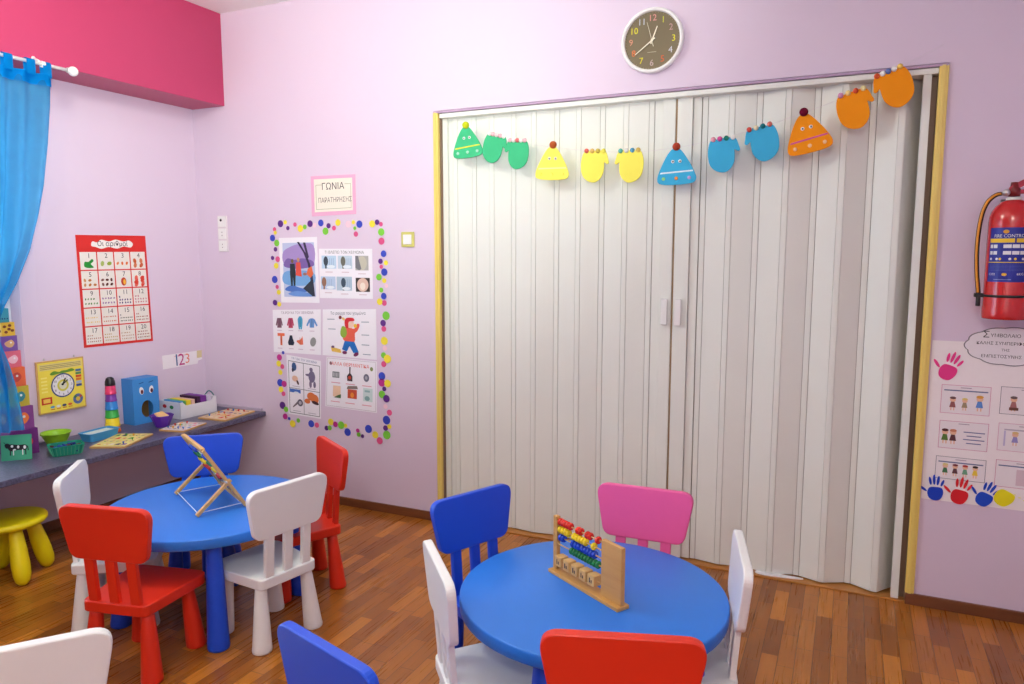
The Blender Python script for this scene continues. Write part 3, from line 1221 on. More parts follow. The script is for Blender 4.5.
# front with a round hole: a ring of quads between the circle and the rectangle
t = bmesh.new()
N = 48
cy_, cz_ = 0.004, 0.088
ra, rb_ = 0.040, 0.052
inn, outr = [], []
for k in range(N):
    a = 2 * PI * k / N
    dx_, dz_ = math.cos(a), math.sin(a)
    inn.append((cy_ + ra * dx_, cz_ + rb_ * dz_))
    sc_ = min(((hy - cy_) if dx_ > 0 else (hy + cy_)) / max(abs(dx_), 1e-6), ((hz - cz_) if dz_ > 0 else cz_) / max(abs(dz_), 1e-6))
    outr.append([cy_ + dx_ * sc_, cz_ + dz_ * sc_])
for cx_, cz2 in ((-hy, 0), (hy, 0), (hy, hz), (-hy, hz)):
    k = min(range(N), key=lambda i: (outr[i][0] - cx_) ** 2 + (outr[i][1] - cz2) ** 2)
    outr[k] = [cx_, cz2]
layers = []
for x in (hx - 0.004, hx):
    layers.append(([t.verts.new((x, *p)) for p in inn], [t.verts.new((x, *p)) for p in outr]))
for k in range(N):
    k2 = (k + 1) % N
    (i0, o0), (i1, o1) = layers
    t.faces.new((i1[k], i1[k2], o1[k2], o1[k]))
    t.faces.new((i0[k], o0[k], o0[k2], i0[k2]))
    t.faces.new((i0[k], i0[k2], i1[k2], i1[k]))
    t.faces.new((o0[k], o1[k], o1[k2], o0[k2]))
bmesh.ops.recalc_face_normals(t, faces=t.faces)
b._take(t, M_bb)
b.build('box_body', bf)
def face_sheet():
    return Sheet([(-hy, hz), (hy, hz), (-hy, 0), (hy, 0)], LEFT, 0.0006)


for sgn in (-1, 1):
    u = 0.52 + sgn * 0.19
    fc = face_sheet()
    fc.ell(u, 0.73, 0.085, pm((240, 240, 242)), 0.135, 1, -sgn * 0.15, 20)
    fc.ell(u + 0.014, 0.705, 0.055, pm((120, 40, 60)), 0.080, 2)
    fc.ell(u + 0.014, 0.705, 0.020, pm((20, 16, 24)), 0.030, 3)
    fc.build('painted_eye', bf, raw=True).location = (hx, 0, 0)
    fc = face_sheet()
    fc.poly([(u - 0.09, 0.885), (u + 0.09, 0.905), (u + 0.09, 0.92), (u - 0.09, 0.90)], pm((26, 60, 130)), 1)
    fc.build('painted_brow', bf, raw=True).location = (hx, 0, 0)

# --- purple bowl with cards
b = MB()
m = mat('violet_plastic', (96, 44, 170), 0.35)
b.lathe([(0, 0), (0.030, 0), (0.034, 0.004), (0.052, 0.050), (0.058, 0.062), (0.058, 0.066), (0.054, 0.065), (0.048, 0.050), (0.031, 0.008), (0, 0.007)], m, None, 8, False)
o = b.build('small_bowl')
o.location = (0.275, -0.592, S)
o.scale = (1.15, 1.15, 1.1)
tag(o, 'small faceted violet bowl on the shelf in front of the blue face box', 'bowl')
b = MB()
for k in range(4):
    Mx = T(0.0, 0.0, 0.058 + k * 0.003) @ Matrix.Rotation(0.1 * k - 0.12, 4, 'Z') @ Matrix.Rotation(0.45, 4, 'Y')
    b.box((-0.026, -0.032, -0.001), (0.026, 0.032, 0.001), pm([(240, 214, 170), (236, 180, 110), (244, 226, 190), (238, 196, 130)][k]), 0.0004, Mx, 1)
o = b.build('card_stack')
o.location = (0.275, -0.592, S + 0.008)
tag(o, 'small stack of cream and orange cards lying in the violet bowl', 'card')

# --- white storage bin
wb = thing('storage_bin', 'white plastic storage bin with a dipped front, filled with folders, in the shelf corner', 'storage box', (0.128, -0.268, S), R(-3))
M_bin = mat('white_bin_plastic', (226, 226, 234), 0.35, noise=0.01)


def bin_side(x, y0, y1, h, dip, th, mb, axis='y'):
    pts = [(y0, 0), (y1, 0), (y1, h), (y1 - 0.020, h), (y1 - 0.045, h - dip), (y0 + 0.045, h - dip), (y0 + 0.020, h), (y0, h)]
    M = T(x, 0, 0) @ (LEFT if axis == 'y' else BACK)
    mb.prism(pts, 0, th, M_bin, 0.001, M)


b = MB()
bin_side(0.096, -0.138, 0.138, 0.105, 0.024, 0.004, b)
bin_side(-0.100, -0.138, 0.138, 0.105, 0.0, 0.004, b)
b.box((-0.100, -0.138, 0), (0.100, -0.134, 0.105), M_bin, 0.001)
b.box((-0.100, 0.134, 0), (0.100, 0.138, 0.105), M_bin, 0.001)
b.box((-0.100, -0.138, 0), (0.100, 0.138, 0.004), M_bin)
b.build('bin_body', wb)
for (y, z_, c) in ((-0.045, 0.072, (190, 40, 50)), (0.020, 0.070, (40, 130, 70))):
    b = MB()
    b.prism([(0.018 * math.cos(a * PI / 6), 0.012 * math.sin(a * PI / 6)) for a in range(12)], 0, 0.001, pm(c), 0, T(y, -0.138, z_) @ BACK)
    b.build('sticker', wb)
fold = [(-0.118, -0.100, (70, 150, 210), 'sky blue folder at the left end of the white bin'),
        (-0.098, -0.080, (90, 170, 90), 'green folder in the white bin beside the sky blue one'),
        (-0.076, -0.044, (240, 214, 50), 'yellow folder in the white bin'),
        (-0.040, -0.014, (232, 190, 176), 'pale pink folder in the white bin'),
        (0.000, 0.026, (64, 30, 60), 'dark plum folder in the middle of the white bin'),
        (0.030, 0.074, (118, 50, 150), 'purple folder in the white bin'),
        (0.080, 0.112, (206, 196, 222), 'pale lilac folder at the right end of the white bin')]
for y0, y1, c, lab in fold:
    b = MB()
    hh = 0.118 if y0 > -0.01 and y0 < 0.07 else 0.108
    b.box((-0.080, -(y1 - y0) / 2, 0.005), (0.082, (y1 - y0) / 2, hh), pm(c), 0.003)
    o = b.build('folder')
    o.location = Vector((0.128, -0.268, S)) + Matrix.Rotation(R(-3), 3, 'Z') @ Vector((0, (y0 + y1) / 2, 0))
    o.rotation_euler = (0, 0, R(-3))
    tag(o, lab, 'folder', 'folders in the white storage bin')
b = MB()
b.tube(catmull([(0.13, -0.135, S + 0.10), (0.15, -0.118, S + 0.128), (0.17, -0.100, S + 0.10), (0.168, -0.092, S + 0.05), (0.15, -0.085, S + 0.006)], 6, False), 0.004, mat('teal_cable', (60, 120, 130), 0.4), 8)
o = b.build('cable')
tag(o, 'teal cable looping over the right end of the white storage bin', 'cable')


# --- wooden puzzle boards lying on the shelf
def puzzle(pts, label, seed, base):
    """pts: four world (x, y) corners near-left, far-left, far-right, near-right"""
    c = [Vector(p) for p in pts]
    cen = sum(c, Vector((0, 0))) / 4
    t = thing('puzzle_board', label, 'puzzle', (cen.x, cen.y, S), 0, 'wooden peg puzzles lying on the shelf')
    loc = [p - cen for p in c]
    b = MB()
    b.prism(rounded([tuple(p) for p in loc], 0.008, 3), 0.0, 0.009, M_beech, 0.0015)
    b.build('board', t)
    sh = Sheet([loc[1] * 0.93, loc[2] * 0.93, loc[0] * 0.93, loc[3] * 0.93], UP, 0.0100)
    sh.rect(0, 0, 1, 1, pm(base), 0)
    rr = random.Random(seed)
    cs = [(214, 60, 50), (70, 120, 190), (90, 160, 70), (236, 170, 50), (130, 80, 150), (226, 120, 150), (230, 220, 200), (60, 60, 90)]
    for i in range(5):
        for j in range(4):
            u, v = 0.12 + i * 0.19, 0.14 + j * 0.24
            cc = pm(cs[rr.randrange(8)])
            kk = rr.randrange(3)
            if kk == 0:
                sh.ell(u, v, 0.055, cc, 0.045, 1, rr.random() * 3)
            elif kk == 1:
                sh.poly([(u - 0.07, v - 0.07), (u + 0.07, v - 0.05), (u + 0.03, v + 0.09), (u - 0.05, v + 0.07)], cc, 1)
            else:
                sh.ell(u - 0.02, v, 0.05, cc, 0.025, 1, rr.random() * 3)
                sh.ell(u + 0.03, v + 0.03, 0.03, pm(cs[rr.randrange(8)]), 0.03, 2)
    sh.build('picture', t, raw=True)
    b = MB()
    for i in range(4):
        for j in range(3):
            if rr.random() < 0.6:
                p = sh_point(loc, 0.2 + i * 0.2, 0.2 + j * 0.3)
                b.lathe([(0, 0), (0.003, 0), (0.003, 0.006), (0.006, 0.009), (0.005, 0.013), (0, 0.014)], pm(cs[rr.randrange(4)]), T(p.x, p.y, 0.010), 10)
    b.build('knobs', t)


def sh_point(loc, u, v):
    return ((loc[0] * (1 - u) + loc[3] * u) * (1 - v) + (loc[1] * (1 - u) + loc[2] * u) * v)


puzzle([(0.350, -1.112), (0.222, -0.848), (0.402, -0.755), (0.516, -1.028)], 'wooden peg puzzle with yellow-green picture, nearest of the three flat boards on the shelf', 2, (226, 214, 130))
puzzle([(0.352, -0.682), (0.300, -0.476), (0.465, -0.430), (0.515, -0.648)], 'pale pink and green peg puzzle between the violet bowl and the front shelf edge', 5, (214, 206, 206))
puzzle([(0.300, -0.352), (0.268, -0.068), (0.478, -0.045), (0.516, -0.340)], 'reddish wooden peg puzzle at the corner end of the shelf', 9, (226, 196, 160))

# --- wooden calendar clock board, leaning on the wall / hung above the shelf
cb = thing('calendar_clock_board', 'yellow wooden calendar board with a round toy clock hanging above the shelf', 'toy clock', (0.0155, -1.018, 0.85))
YA, YB, ZA, ZB = -1.154, -0.884, 0.700, 0.989
b = MB()
b.box((0.001, YA + 1.018, ZA - 0.85), (0.011, YB + 1.018, ZB - 0.85), M_beech, 0.002)
b.build('board', cb)
sh = Sheet([(YA + 1.018 + 0.008, ZB - 0.85 - 0.008), (YB + 1.018 - 0.008, ZB - 0.85 - 0.008), (YA + 1.018 + 0.008, ZA - 0.85 + 0.008), (YB + 1.018 - 0.008, ZA - 0.85 + 0.008)], LEFT, 0.012)
sh.rect(0, 0, 1, 1, pm((240, 220, 80)), 0)
sh.rect(0.02, 0.84, 0.98, 0.97, pm((224, 206, 130)), 1)
for k in range(3):
    sh.rect(0.05, 0.865 + k * 0.032, 0.95, 0.875 + k * 0.032, pm((130, 120, 80)), 2)
sh.poly(catmull([(0.25, 0.76), (0.34, 0.81), (0.45, 0.78), (0.52, 0.80), (0.62, 0.80), (0.74, 0.82), (0.80, 0.77), (0.62, 0.75), (0.45, 0.745), (0.30, 0.73)], 3), pm((100, 150, 50)), 1)
sh.ell(0.52, 0.50, 0.265, pm((60, 76, 130)), None, 1, 0, 40)
sh.ell(0.52, 0.50, 0.235, pm((232, 230, 236)), None, 2, 0, 40)
for h in range(1, 13):
    a = PI / 2 - h * PI / 6
    sh.text(str(h), 0.52 + 0.195 * math.cos(a), 0.50 + 0.195 * math.sin(a) * sh.w / sh.h, 0.07, M_ink, 3)
sh.ell(0.52, 0.50, 0.130, pm((214, 206, 90)), None, 3, 0, 30)
sh.ell(0.52, 0.50, 0.085, pm((226, 226, 200)), None, 4, 0, 24)
for k, c in enumerate([(70, 110, 170), (90, 150, 90), (214, 80, 50), (226, 120, 50), (170, 190, 214), (60, 80, 150)]):
    sh.rect(0.82, 0.74 - k * 0.062, 0.95, 0.79 - k * 0.062, pm(c), 1)
sh.rect(0.03, 0.16, 0.26, 0.30, pm((204, 62, 36)), 1)
sh.rect(0.07, 0.19, 0.22, 0.27, pm((240, 200, 90)), 2)
for k in range(5):
    sh.rect(0.05, 0.40 + k * 0.07, 0.18, 0.43 + k * 0.07, pm((250, 236, 130)), 1)
sh.ell(0.84, 0.17, 0.115, pm((90, 110, 160)), None, 1, 0, 24)
sh.ell(0.84, 0.17, 0.05, pm((220, 190, 70)), None, 2)
sh.ell(0.78, 0.22, 0.03, pm((60, 120, 60)), None, 2)
sh.ell(0.90, 0.22, 0.03, pm((200, 80, 40)), None, 2)
for k, c in enumerate([(90, 150, 190), (220, 220, 220), (60, 70, 110), (226, 110, 60)]):
    sh.ell(0.26 + k * 0.13, 0.09, 0.05, pm(c), 0.028, 1)
    sh.rect(0.22 + k * 0.13, 0.035, 0.31 + k * 0.13, 0.05, pm((200, 80, 50)), 1)
sh.build('printed_face', cb, raw=True)
b = MB()
b.bar((0.0155, 0.0, 0.0), (0.0155, 0.030, 0.022), 0.002, 0.010, pm((40, 70, 60)), (1, 0, 0))
b.bar((0.0165, 0.0, 0.0), (0.0165, 0.018, 0.034), 0.002, 0.008, pm((30, 40, 40)), (1, 0, 0))
b.ball((0.016, 0, 0), 0.006, pm((30, 40, 40)), 10)
b.build('clock_hands', cb)
b = MB()
for y in (YA + 1.018 + 0.05, YB + 1.018 - 0.05):
    b.lathe([(0, 0), (0.004, 0), (0.004, 0.01), (0, 0.012)], M_metal, T(0.004, y, ZB - 0.85 + 0.004), 8)
b.build('hanging_pin', cb)

# --- numbers poster
NP = Sheet([(-0.864, 1.674), (-0.413, 1.679), (-0.858, 1.033), (-0.400, 1.025)], LEFT, 0.0015)
RedP = pm((214, 44, 40))
NP.base(RedP)
NP.poly(catmull([(0.20, 0.905), (0.22, 0.945), (0.28, 0.935), (0.34, 0.960), (0.45, 0.945), (0.55, 0.962), (0.66, 0.945), (0.74, 0.955), (0.80, 0.925), (0.76, 0.890), (0.66, 0.900), (0.56, 0.880), (0.44, 0.895), (0.34, 0.878), (0.26, 0.895)], 3), pm((242, 236, 232)), 1)
NP.text('Οι αριθμοί', 0.50, 0.922, 0.090, M_ink, 3)
spots = {1: (30, 140, 50), 2: (150, 170, 60), 3: (230, 110, 40), 4: (200, 90, 40), 5: (190, 120, 60), 6: (90, 40, 30), 7: (190, 60, 40), 8: (220, 60, 40),
         9: (90, 130, 70), 10: (140, 90, 150), 11: (70, 50, 110), 12: (200, 130, 140), 13: (230, 190, 90), 14: (200, 90, 60), 15: (50, 60, 40),
         16: (150, 50, 40), 17: (170, 110, 90), 18: (190, 160, 90), 19: (190, 150, 120), 20: (150, 70, 60)}
rn = random.Random(12)
for i in range(5):
    for j in range(4):
        n = i * 4 + j + 1
        u0, u1 = 0.035 + j * 0.2375, 0.035 + (j + 1) * 0.2375 - 0.016
        v1 = 0.850 - i * 0.1675
        v0 = v1 - 0.1675 + 0.011
        NP.rect(u0, v0, u1, v1, pm((236, 230, 222)), 1)
        NP.text(str(n), (u0 + u1) / 2 + 0.01, v1 - 0.035, 0.085, M_ink, 2)
        c = pm(spots[n])
        uu, vv = u0 + 0.015, v0 + 0.012
        ww, hh = (u1 - u0) - 0.03, (v1 - v0) * 0.52
        if n == 1:
            NP.poly(catmull([(u0 + 0.05, v0 + 0.03), (u0 + 0.06, v0 + 0.07), (u0 + 0.11, v0 + 0.07), (u0 + 0.16, v0 + 0.095), (u0 + 0.18, v0 + 0.075), (u0 + 0.14, v0 + 0.05), (u0 + 0.18, v0 + 0.02), (u0 + 0.10, v0 + 0.015)], 3), c, 2)
            continue
        if n == 7:
            NP.ell((u0 + u1) / 2, vv + hh * 0.5, 0.04, c, 0.055, 2)
            NP.ell((u0 + u1) / 2 + 0.01, vv + hh * 0.45, 0.02, pm((240, 180, 60)), 0.035, 3)
            continue
        cols = {2: 2, 3: 3, 4: 2, 5: 3, 6: 3, 8: 2}.get(n, 5 if n <= 12 else 7)
        rws = math.ceil(n / cols)
        rr_ = min(ww / cols * 0.38, 0.05)
        for k in range(n):
            a_, b_ = k % cols, k // cols
            NP.ell(uu + ww * (a_ + 0.5) / cols + rn.uniform(-0.004, 0.004), vv + hh * (b_ + 0.5) / rws, rr_, c if k % 3 else pm(tuple(min(255, int(v * 0.8 + 50)) for v in spots[n])), rr_ * 0.7, 2, rn.random() * 2, 7)
o = NP.build('numbers_poster')
tag(o, 'red-bordered number chart from 1 to 20 headed Οι αριθμοί on the left wall', 'poster')

sb = Sheet([(-0.347, 0.923), (-0.021, 0.923), (-0.339, 0.834), (-0.027, 0.834)], LEFT, 0.0012)
sb.base(pm((244, 238, 244)), [(0, 0), (0.88, 0.02), (0.90, 0.25), (1, 0.3), (0.97, 1), (0.02, 1)])
sb.rect(0.86, 0.45, 0.99, 1.0, pm((220, 206, 160)), 1)
sb.text('1', 0.35, 0.48, 0.34, pm((60, 100, 150)), 2)
sb.text('2', 0.47, 0.48, 0.34, pm((190, 50, 130)), 2)
sb.text('3', 0.62, 0.50, 0.28, pm((230, 130, 110)), 2)
sb.rect(0.30, 0.80, 0.56, 0.84, pm((214, 140, 160)), 1)
o = sb.build('paper_strip')
tag(o, 'small white paper strip with coloured figures, low on the left wall above the bin', 'paper strip')

# ================================================================ CURTAIN
rod = thing('curtain_rod', 'white curtain rod with ball finial fixed on the deep pink beam', 'curtain rod', (0.35, -1.06, 2.482))
b = MB()
b.tube([(0, -0.010, 0), (0, -2.3, 0)], 0.0085, M_white, 12)
b.tube([(0, 0.0, 0), (0, -0.115, 0)], 0.0065, M_white, 12)
b.build('pole', rod)
b = MB()
b.ball((0, 0.004, 0), 0.024, M_white, 20)
b.lathe([(0.012, 0), (0.014, 0.004), (0.012, 0.008)], M_white, T(0, -0.02, 0) @ Matrix.Rotation(PI / 2, 4, 'X'), 16)
b.build('finial', rod)
for yy in (-0.15, -2.0):
    b = MB()
    b.tube([(-0.068, yy, 0.035), (-0.03, yy, 0.02), (0, yy, 0.0)], 0.006, M_white, 8)
    b.lathe([(0, 0), (0.010, 0), (0.010, 0.005), (0, 0.005)], M_white, T(-0.068, yy, 0.035) @ Matrix.Rotation(PI / 2, 4, 'Y'), 16)
    b.lathe([(0.009, -0.008), (0.015, -0.008), (0.015, 0.008), (0.009, 0.008)], M_white, T(0, yy, 0) @ Matrix.Rotation(PI / 2, 4, 'X'), 16)
    b.build('bracket', rod)

cur = thing('curtain', 'sheer bright blue tab-top curtain gathered at its waist beside the window', 'curtain', (0.35, -1.15, 0.72))
redge = [(2.43, -1.175), (2.30, -1.182), (2.10, -1.205), (1.90, -1.240), (1.75, -1.280), (1.587, -1.335), (1.44, -1.410), (1.33, -1.480), (1.25, -1.515), (1.17, -1.515), (1.07, -1.490), (0.93, -1.462), (0.80, -1.448), (0.72, -1.442)]
ledge = [(2.43, -2.10), (2.10, -2.06), (1.75, -1.95), (1.44, -1.82), (1.22, -1.72), (1.12, -1.72), (0.88, -1.84), (0.72, -1.92)]


def interp(tab, z):
    for (z1, y1), (z0, y0) in zip(tab, tab[1:]):
        if z0 <= z <= z1:
            t = (z - z0) / (z1 - z0)
            return y0 + (y1 - y0) * t
    return tab[0][1] if z > tab[0][0] else tab[-1][1]


t = bmesh.new()
NU, NV = 150, 90
gr = []
for j in range(NV + 1):
    z = 2.43 + (0.72 - 2.43) * j / NV
    ya, yb = interp(redge, z), interp(ledge, z)
    w = abs(yb - ya)
    row = []
    for i in range(NU + 1):
        u = i / NU
        y = ya + (yb - ya) * u
        amp = 0.010 + 0.030 * (1 - w / 0.95)
        x = 0.35 + amp * math.sin(u * PI * 17 + 0.6 * math.sin(z * 2.1)) + 0.006 * math.sin(u * 61 + z * 5) - 0.02 * math.exp(-((z - 1.18) / 0.12) ** 2)
        y += 0.006 * math.sin(u * PI * 17 * 0.5 + z * 3)
        row.append(t.verts.new((x - 0.35, y + 1.15, z - 0.72)))
    gr.append(row)
for j in range(NV):
    for i in range(NU):
        t.faces.new((gr[j][i], gr[j][i + 1], gr[j + 1][i + 1], gr[j + 1][i]))
b = MB()
b._take(t, M_sheer, None, True)
b.build('voile', cur)
b = MB()
t = bmesh.new()
prev = None
for i in range(NU + 1):
    u = i / NU
    y = -1.175 + (-2.10 + 1.175) * u
    x = 0.010 * math.sin(u * PI * 17 + 0.6 * math.sin(2.43 * 2.1)) + 0.006 * math.sin(u * 61 + 2.43 * 5)
    y += 0.006 * math.sin(u * PI * 17 * 0.5 + 2.43 * 3)
    a_, c_ = t.verts.new((x + 0.002, y + 1.15, 1.66)), t.verts.new((x + 0.002, y + 1.15, 1.715))
    if prev:
        t.faces.new((prev[0], a_, c_, prev[1]))
    prev = (a_, c_)
b._take(t, M_hem, None, True)
b.build('heading_band', cur)
b = MB()
for j in range(NV - 3, NV):
    pass
t = bmesh.new()
for k, (sx) in enumerate((-1, 1)):
    pass
tabs = [-1.197, -1.275, -1.380, -1.490, -1.600, -1.715, -1.830, -1.945, -2.06]
for yt in tabs:
    b = MB()
    loop = [(-0.013, 1.70), (-0.014, 1.765), (-0.009, 1.774), (0.0, 1.777), (0.009, 1.774), (0.014, 1.765), (0.013, 1.70)]
    t = bmesh.new()
    A = [t.verts.new((x, yt + 1.15 - 0.021, z)) for x, z in loop]
    B = [t.verts.new((x, yt + 1.15 + 0.021, z)) for x, z in loop]
    for k in range(len(loop) - 1):
        t.faces.new((A[k], A[k + 1], B[k + 1], B[k]))
    b._take(t, M_hem, None, True)
    b.build('tab', cur)
b = MB()
b.tube([(0.045, -0.42, 0.492), (0.062, -0.50, 0.485), (0.045, -0.585, 0.492), (-0.055, -0.59, 0.492), (-0.07, -0.50, 0.492), (-0.055, -0.42, 0.492), (0.045, -0.42, 0.492)], 0.010, M_hem, 8, False)
b.build('tie_band', cur)

# ================================================================ WALL CLOCK
ck = thing('wall_clock', 'round white-rimmed wall clock with dark face and coloured numerals above the door', 'clock', (3.05, 0.0, 2.578))
OUT = Matrix(((1, 0, 0, 0), (0, 0, -1, 0), (0, 1, 0, 0), (0, 0, 0, 1)))
b = MB()
b.lathe([(0, 0.002), (0.147, 0.002), (0.151, 0.010), (0.151, 0.026), (0.148, 0.033), (0.143, 0.036), (0.136, 0.034), (0.133, 0.026), (0.133, 0.018)], M_white, OUT, 72)
b.build('rim', ck)
mface = mat('bronze_clock_face', (118, 106, 82), 0.33, 0.5, 0.35, noise=0.06, nscale=6)
b = MB()
b.lathe([(0, 0.018), (0.134, 0.018)], mface, OUT, 72)
b.build('dial', ck)
cs = Sheet([(-0.134, 0.134), (0.134, 0.134), (-0.134, -0.134), (0.134, -0.134)], BACK, 0.0186)
colh = {12: (226, 150, 148), 1: (206, 206, 60), 2: (190, 150, 150), 3: (226, 220, 40), 4: (206, 206, 214), 5: (220, 96, 50), 6: (196, 170, 170), 7: (222, 206, 40), 8: (226, 120, 60), 9: (222, 150, 120), 10: (226, 216, 40), 11: (200, 206, 216)}
for h, c in colh.items():
    a = PI / 2 - h * PI / 6
    cs.text(str(h), 0.5 + 0.385 * math.cos(a), 0.5 + 0.385 * math.sin(a), 0.155, pm(c), 1)
for k in range(60):
    a = k * PI / 30
    c, s = math.cos(a), math.sin(a)
    r0, r1, w_ = 0.470, 0.488, 0.003
    cs.poly([(0.5 + r0 * c - w_ * s, 0.5 + r0 * s + w_ * c), (0.5 + r0 * c + w_ * s, 0.5 + r0 * s - w_ * c), (0.5 + r1 * c + w_ * s, 0.5 + r1 * s - w_ * c), (0.5 + r1 * c - w_ * s, 0.5 + r1 * s + w_ * c)], pm((170, 160, 130)), 0)
cs.rect(0.42, 0.300, 0.58, 0.308, pm((190, 184, 160)), 1)
cs.build('numerals', ck, raw=True)


def hand(name, ang, L, back, w, y, m):
    a = R(ang)
    dx_, dz_ = math.sin(a), math.cos(a)
    b = MB()
    px, pz = dz_, -dx_
    pts = [(-back * dx_ + w * 0.5 * px, -back * dz_ + w * 0.5 * pz), (L * dx_ + w * 0.3 * px, L * dz_ + w * 0.3 * pz), (L * dx_ - w * 0.3 * px, L * dz_ - w * 0.3 * pz), (-back * dx_ - w * 0.5 * px, -back * dz_ - w * 0.5 * pz)]
    b.prism(pts, y, y + 0.001, m, 0, OUT)
    b.lathe([(0, y), (0.006, y), (0.006, y + 0.0012), (0, y + 0.0012)], m, OUT, 16)
    return b.build(name, ck)


M_hand = mat('cream_clock_hand', (246, 238, 214), 0.4)
hand('hour_hand', 21, 0.068, 0.016, 0.0072, 0.0215, M_hand)
hand('minute_hand', 234, 0.100, 0.018, 0.0060, 0.0235, M_hand)
hand('second_hand', -16, 0.088, 0.030, 0.0022, 0.0255, M_hand)

# ================================================================ SWITCH, SOCKETS
sw = thing('light_switch', 'small white wall switch in a yellow-green frame beside the door', 'light switch', (1.648, 0, 1.650))
b = MB()
b.box((-0.043, -0.010, -0.043), (0.043, 0, 0.043), mat('olive_yellow_plastic', (206, 200, 110), 0.4), 0.004)
b.build('frame', sw)
b = MB()
b.box((-0.028, -0.014, -0.028), (0.028, -0.008, 0.028), M_white, 0.003)
b.build('rocker', sw)
so = thing('wall_socket', 'narrow white wall socket plate of three stacked units near the room corner', 'socket', (0.222, 0, 1.699))
b = MB()
b.box((-0.041, -0.009, -0.117), (0.041, 0, 0.117), mat('ivory_plastic', (226, 216, 222), 0.4), 0.003)
b.build('plate', so)
for k in range(3):
    z0 = 0.078 - k * 0.078
    b = MB()
    b.box((-0.033, -0.012, z0 - 0.034), (0.033, -0.008, z0 + 0.034), M_white, 0.002)
    if k == 0:
        b.lathe([(0, 0.0122), (0.009, 0.0122), (0.009, 0.0135), (0, 0.0135)], M_ink, T(-0.006, 0, z0 + 0.010) @ OUT, 14)
    else:
        for s in (-1, 1):
            b.lathe([(0, 0.0122), (0.0035, 0.0122), (0.0035, 0.013), (0, 0.013)], pm((120, 110, 116)), T(0, 0, z0 + s * 0.010) @ OUT, 10)
    b.build('socket_unit', so)


# ================================================================ POSTERS ON THE BACK WALL
def child_shapes(sh, u, v, s, body, hair, lvl=2, skin=(236, 190, 160)):
    """small printed child: head, hair, body, legs; s in units of width"""
    k = sh.w / sh.h
    sh.ell(u, v + 0.55 * s * k, s * 0.30, pm(skin), None, lvl)
    sh.ell(u, v + 0.75 * s * k, s * 0.32, pm(hair), s * 0.16, lvl)
    sh.poly([(u - 0.18 * s, v + 0.3 * s * k), (u + 0.18 * s, v + 0.3 * s * k), (u + 0.32 * s, v - 0.35 * s * k), (u - 0.32 * s, v - 0.35 * s * k)], pm(body), lvl)
    for q in (-0.14, 0.14):
        sh.rect(u + (q - 0.06) * s, v - 0.7 * s * k, u + (q + 0.06) * s, v - 0.35 * s * k, pm(skin), lvl)


# corner title card
sh = Sheet([(0.957, 2.036), (1.288, 2.034), (0.957, 1.795), (1.288, 1.803)], BACK)
sh.base(pm((232, 172, 206)))
sh.rect(0.07, 0.10, 0.93, 0.92, pm((240, 232, 218)), 1)
sh.frame_rect(0.11, 0.16, 0.90, 0.78, 0.010, pm((170, 176, 150)), 2)
sh.rect(0.26, 0.66, 0.76, 0.84, pm((240, 232, 218)), 3)
sh.rect(0.24, 0.30, 0.89, 0.46, pm((240, 232, 218)), 3)
sh.text('ΓΩΝΙΑ', 0.50, 0.72, 0.17, M_ink, 4)
sh.text('ΠΑΡΑΤΗΡΗΣΗΣ', 0.54, 0.38, 0.125, pm((110, 96, 90)), 4, stretch=0.80)
o = sh.build('title_card')
tag(o, 'pink-bordered card lettered ΓΩΝΙΑ ΠΑΡΑΤΗΡΗΣΗΣ above the dotted border', 'sign')

# winter walk picture
sh = Sheet([(0.690, 1.668), (0.990, 1.672), (0.690, 1.262), (0.995, 1.268)], BACK)
sh.base(M_gloss)
sh.rect(0.09, 0.09, 0.92, 0.92, pm((190, 200, 230)), 1)
sh.poly(catmull([(0.10, 0.62), (0.10, 0.78), (0.30, 0.86), (0.55, 0.90), (0.90, 0.88), (0.90, 0.60), (0.60, 0.56), (0.30, 0.58)], 4), pm((170, 146, 206)), 2)
sh.poly(catmull([(0.12, 0.56), (0.20, 0.68), (0.40, 0.66), (0.62, 0.68), (0.86, 0.64), (0.88, 0.56), (0.50, 0.52)], 4), pm((126, 100, 170)), 3)
sh.poly(catmull([(0.10, 0.30), (0.10, 0.46), (0.40, 0.50), (0.88, 0.46), (0.88, 0.30), (0.50, 0.26)], 4), pm((120, 170, 222)), 3)
sh.poly(catmull([(0.12, 0.20), (0.30, 0.27), (0.60, 0.22), (0.86, 0.26), (0.80, 0.18), (0.40, 0.16)], 4), pm((80, 120, 200)), 4)
sh.poly(catmull([(0.20, 0.14), (0.45, 0.18), (0.80, 0.14), (0.86, 0.10), (0.40, 0.10)], 4), pm((110, 150, 216)), 4)
sh.poly([(0.48, 0.93), (0.54, 0.93), (0.70, 0.76), (0.80, 0.60), (0.86, 0.40), (0.90, 0.10), (0.82, 0.10), (0.79, 0.42), (0.74, 0.60), (0.64, 0.77)], pm((60, 50, 80)), 5)
sh.poly([(0.64, 0.92), (0.70, 0.92), (0.78, 0.70), (0.74, 0.66)], pm((60, 50, 80)), 5)
sh.poly([(0.60, 0.22), (0.84, 0.36), (0.88, 0.10), (0.80, 0.12)], pm((50, 56, 70)), 5)
sh.poly([(0.28, 0.60), (0.40, 0.60), (0.42, 0.45), (0.40, 0.26), (0.36, 0.26), (0.345, 0.40), (0.33, 0.26), (0.29, 0.26), (0.27, 0.45)], pm((44, 52, 60)), 6)
sh.ell(0.34, 0.64, 0.035, pm((120, 96, 60)), 0.045, 6)
sh.poly([(0.44, 0.62), (0.55, 0.62), (0.58, 0.40), (0.42, 0.42)], pm((220, 84, 70)), 6)
sh.ell(0.50, 0.66, 0.035, pm((200, 150, 110)), 0.045, 6)
sh.poly([(0.74, 0.52), (0.84, 0.56), (0.88, 0.44), (0.80, 0.38), (0.70, 0.44)], pm((226, 110, 70)), 6)
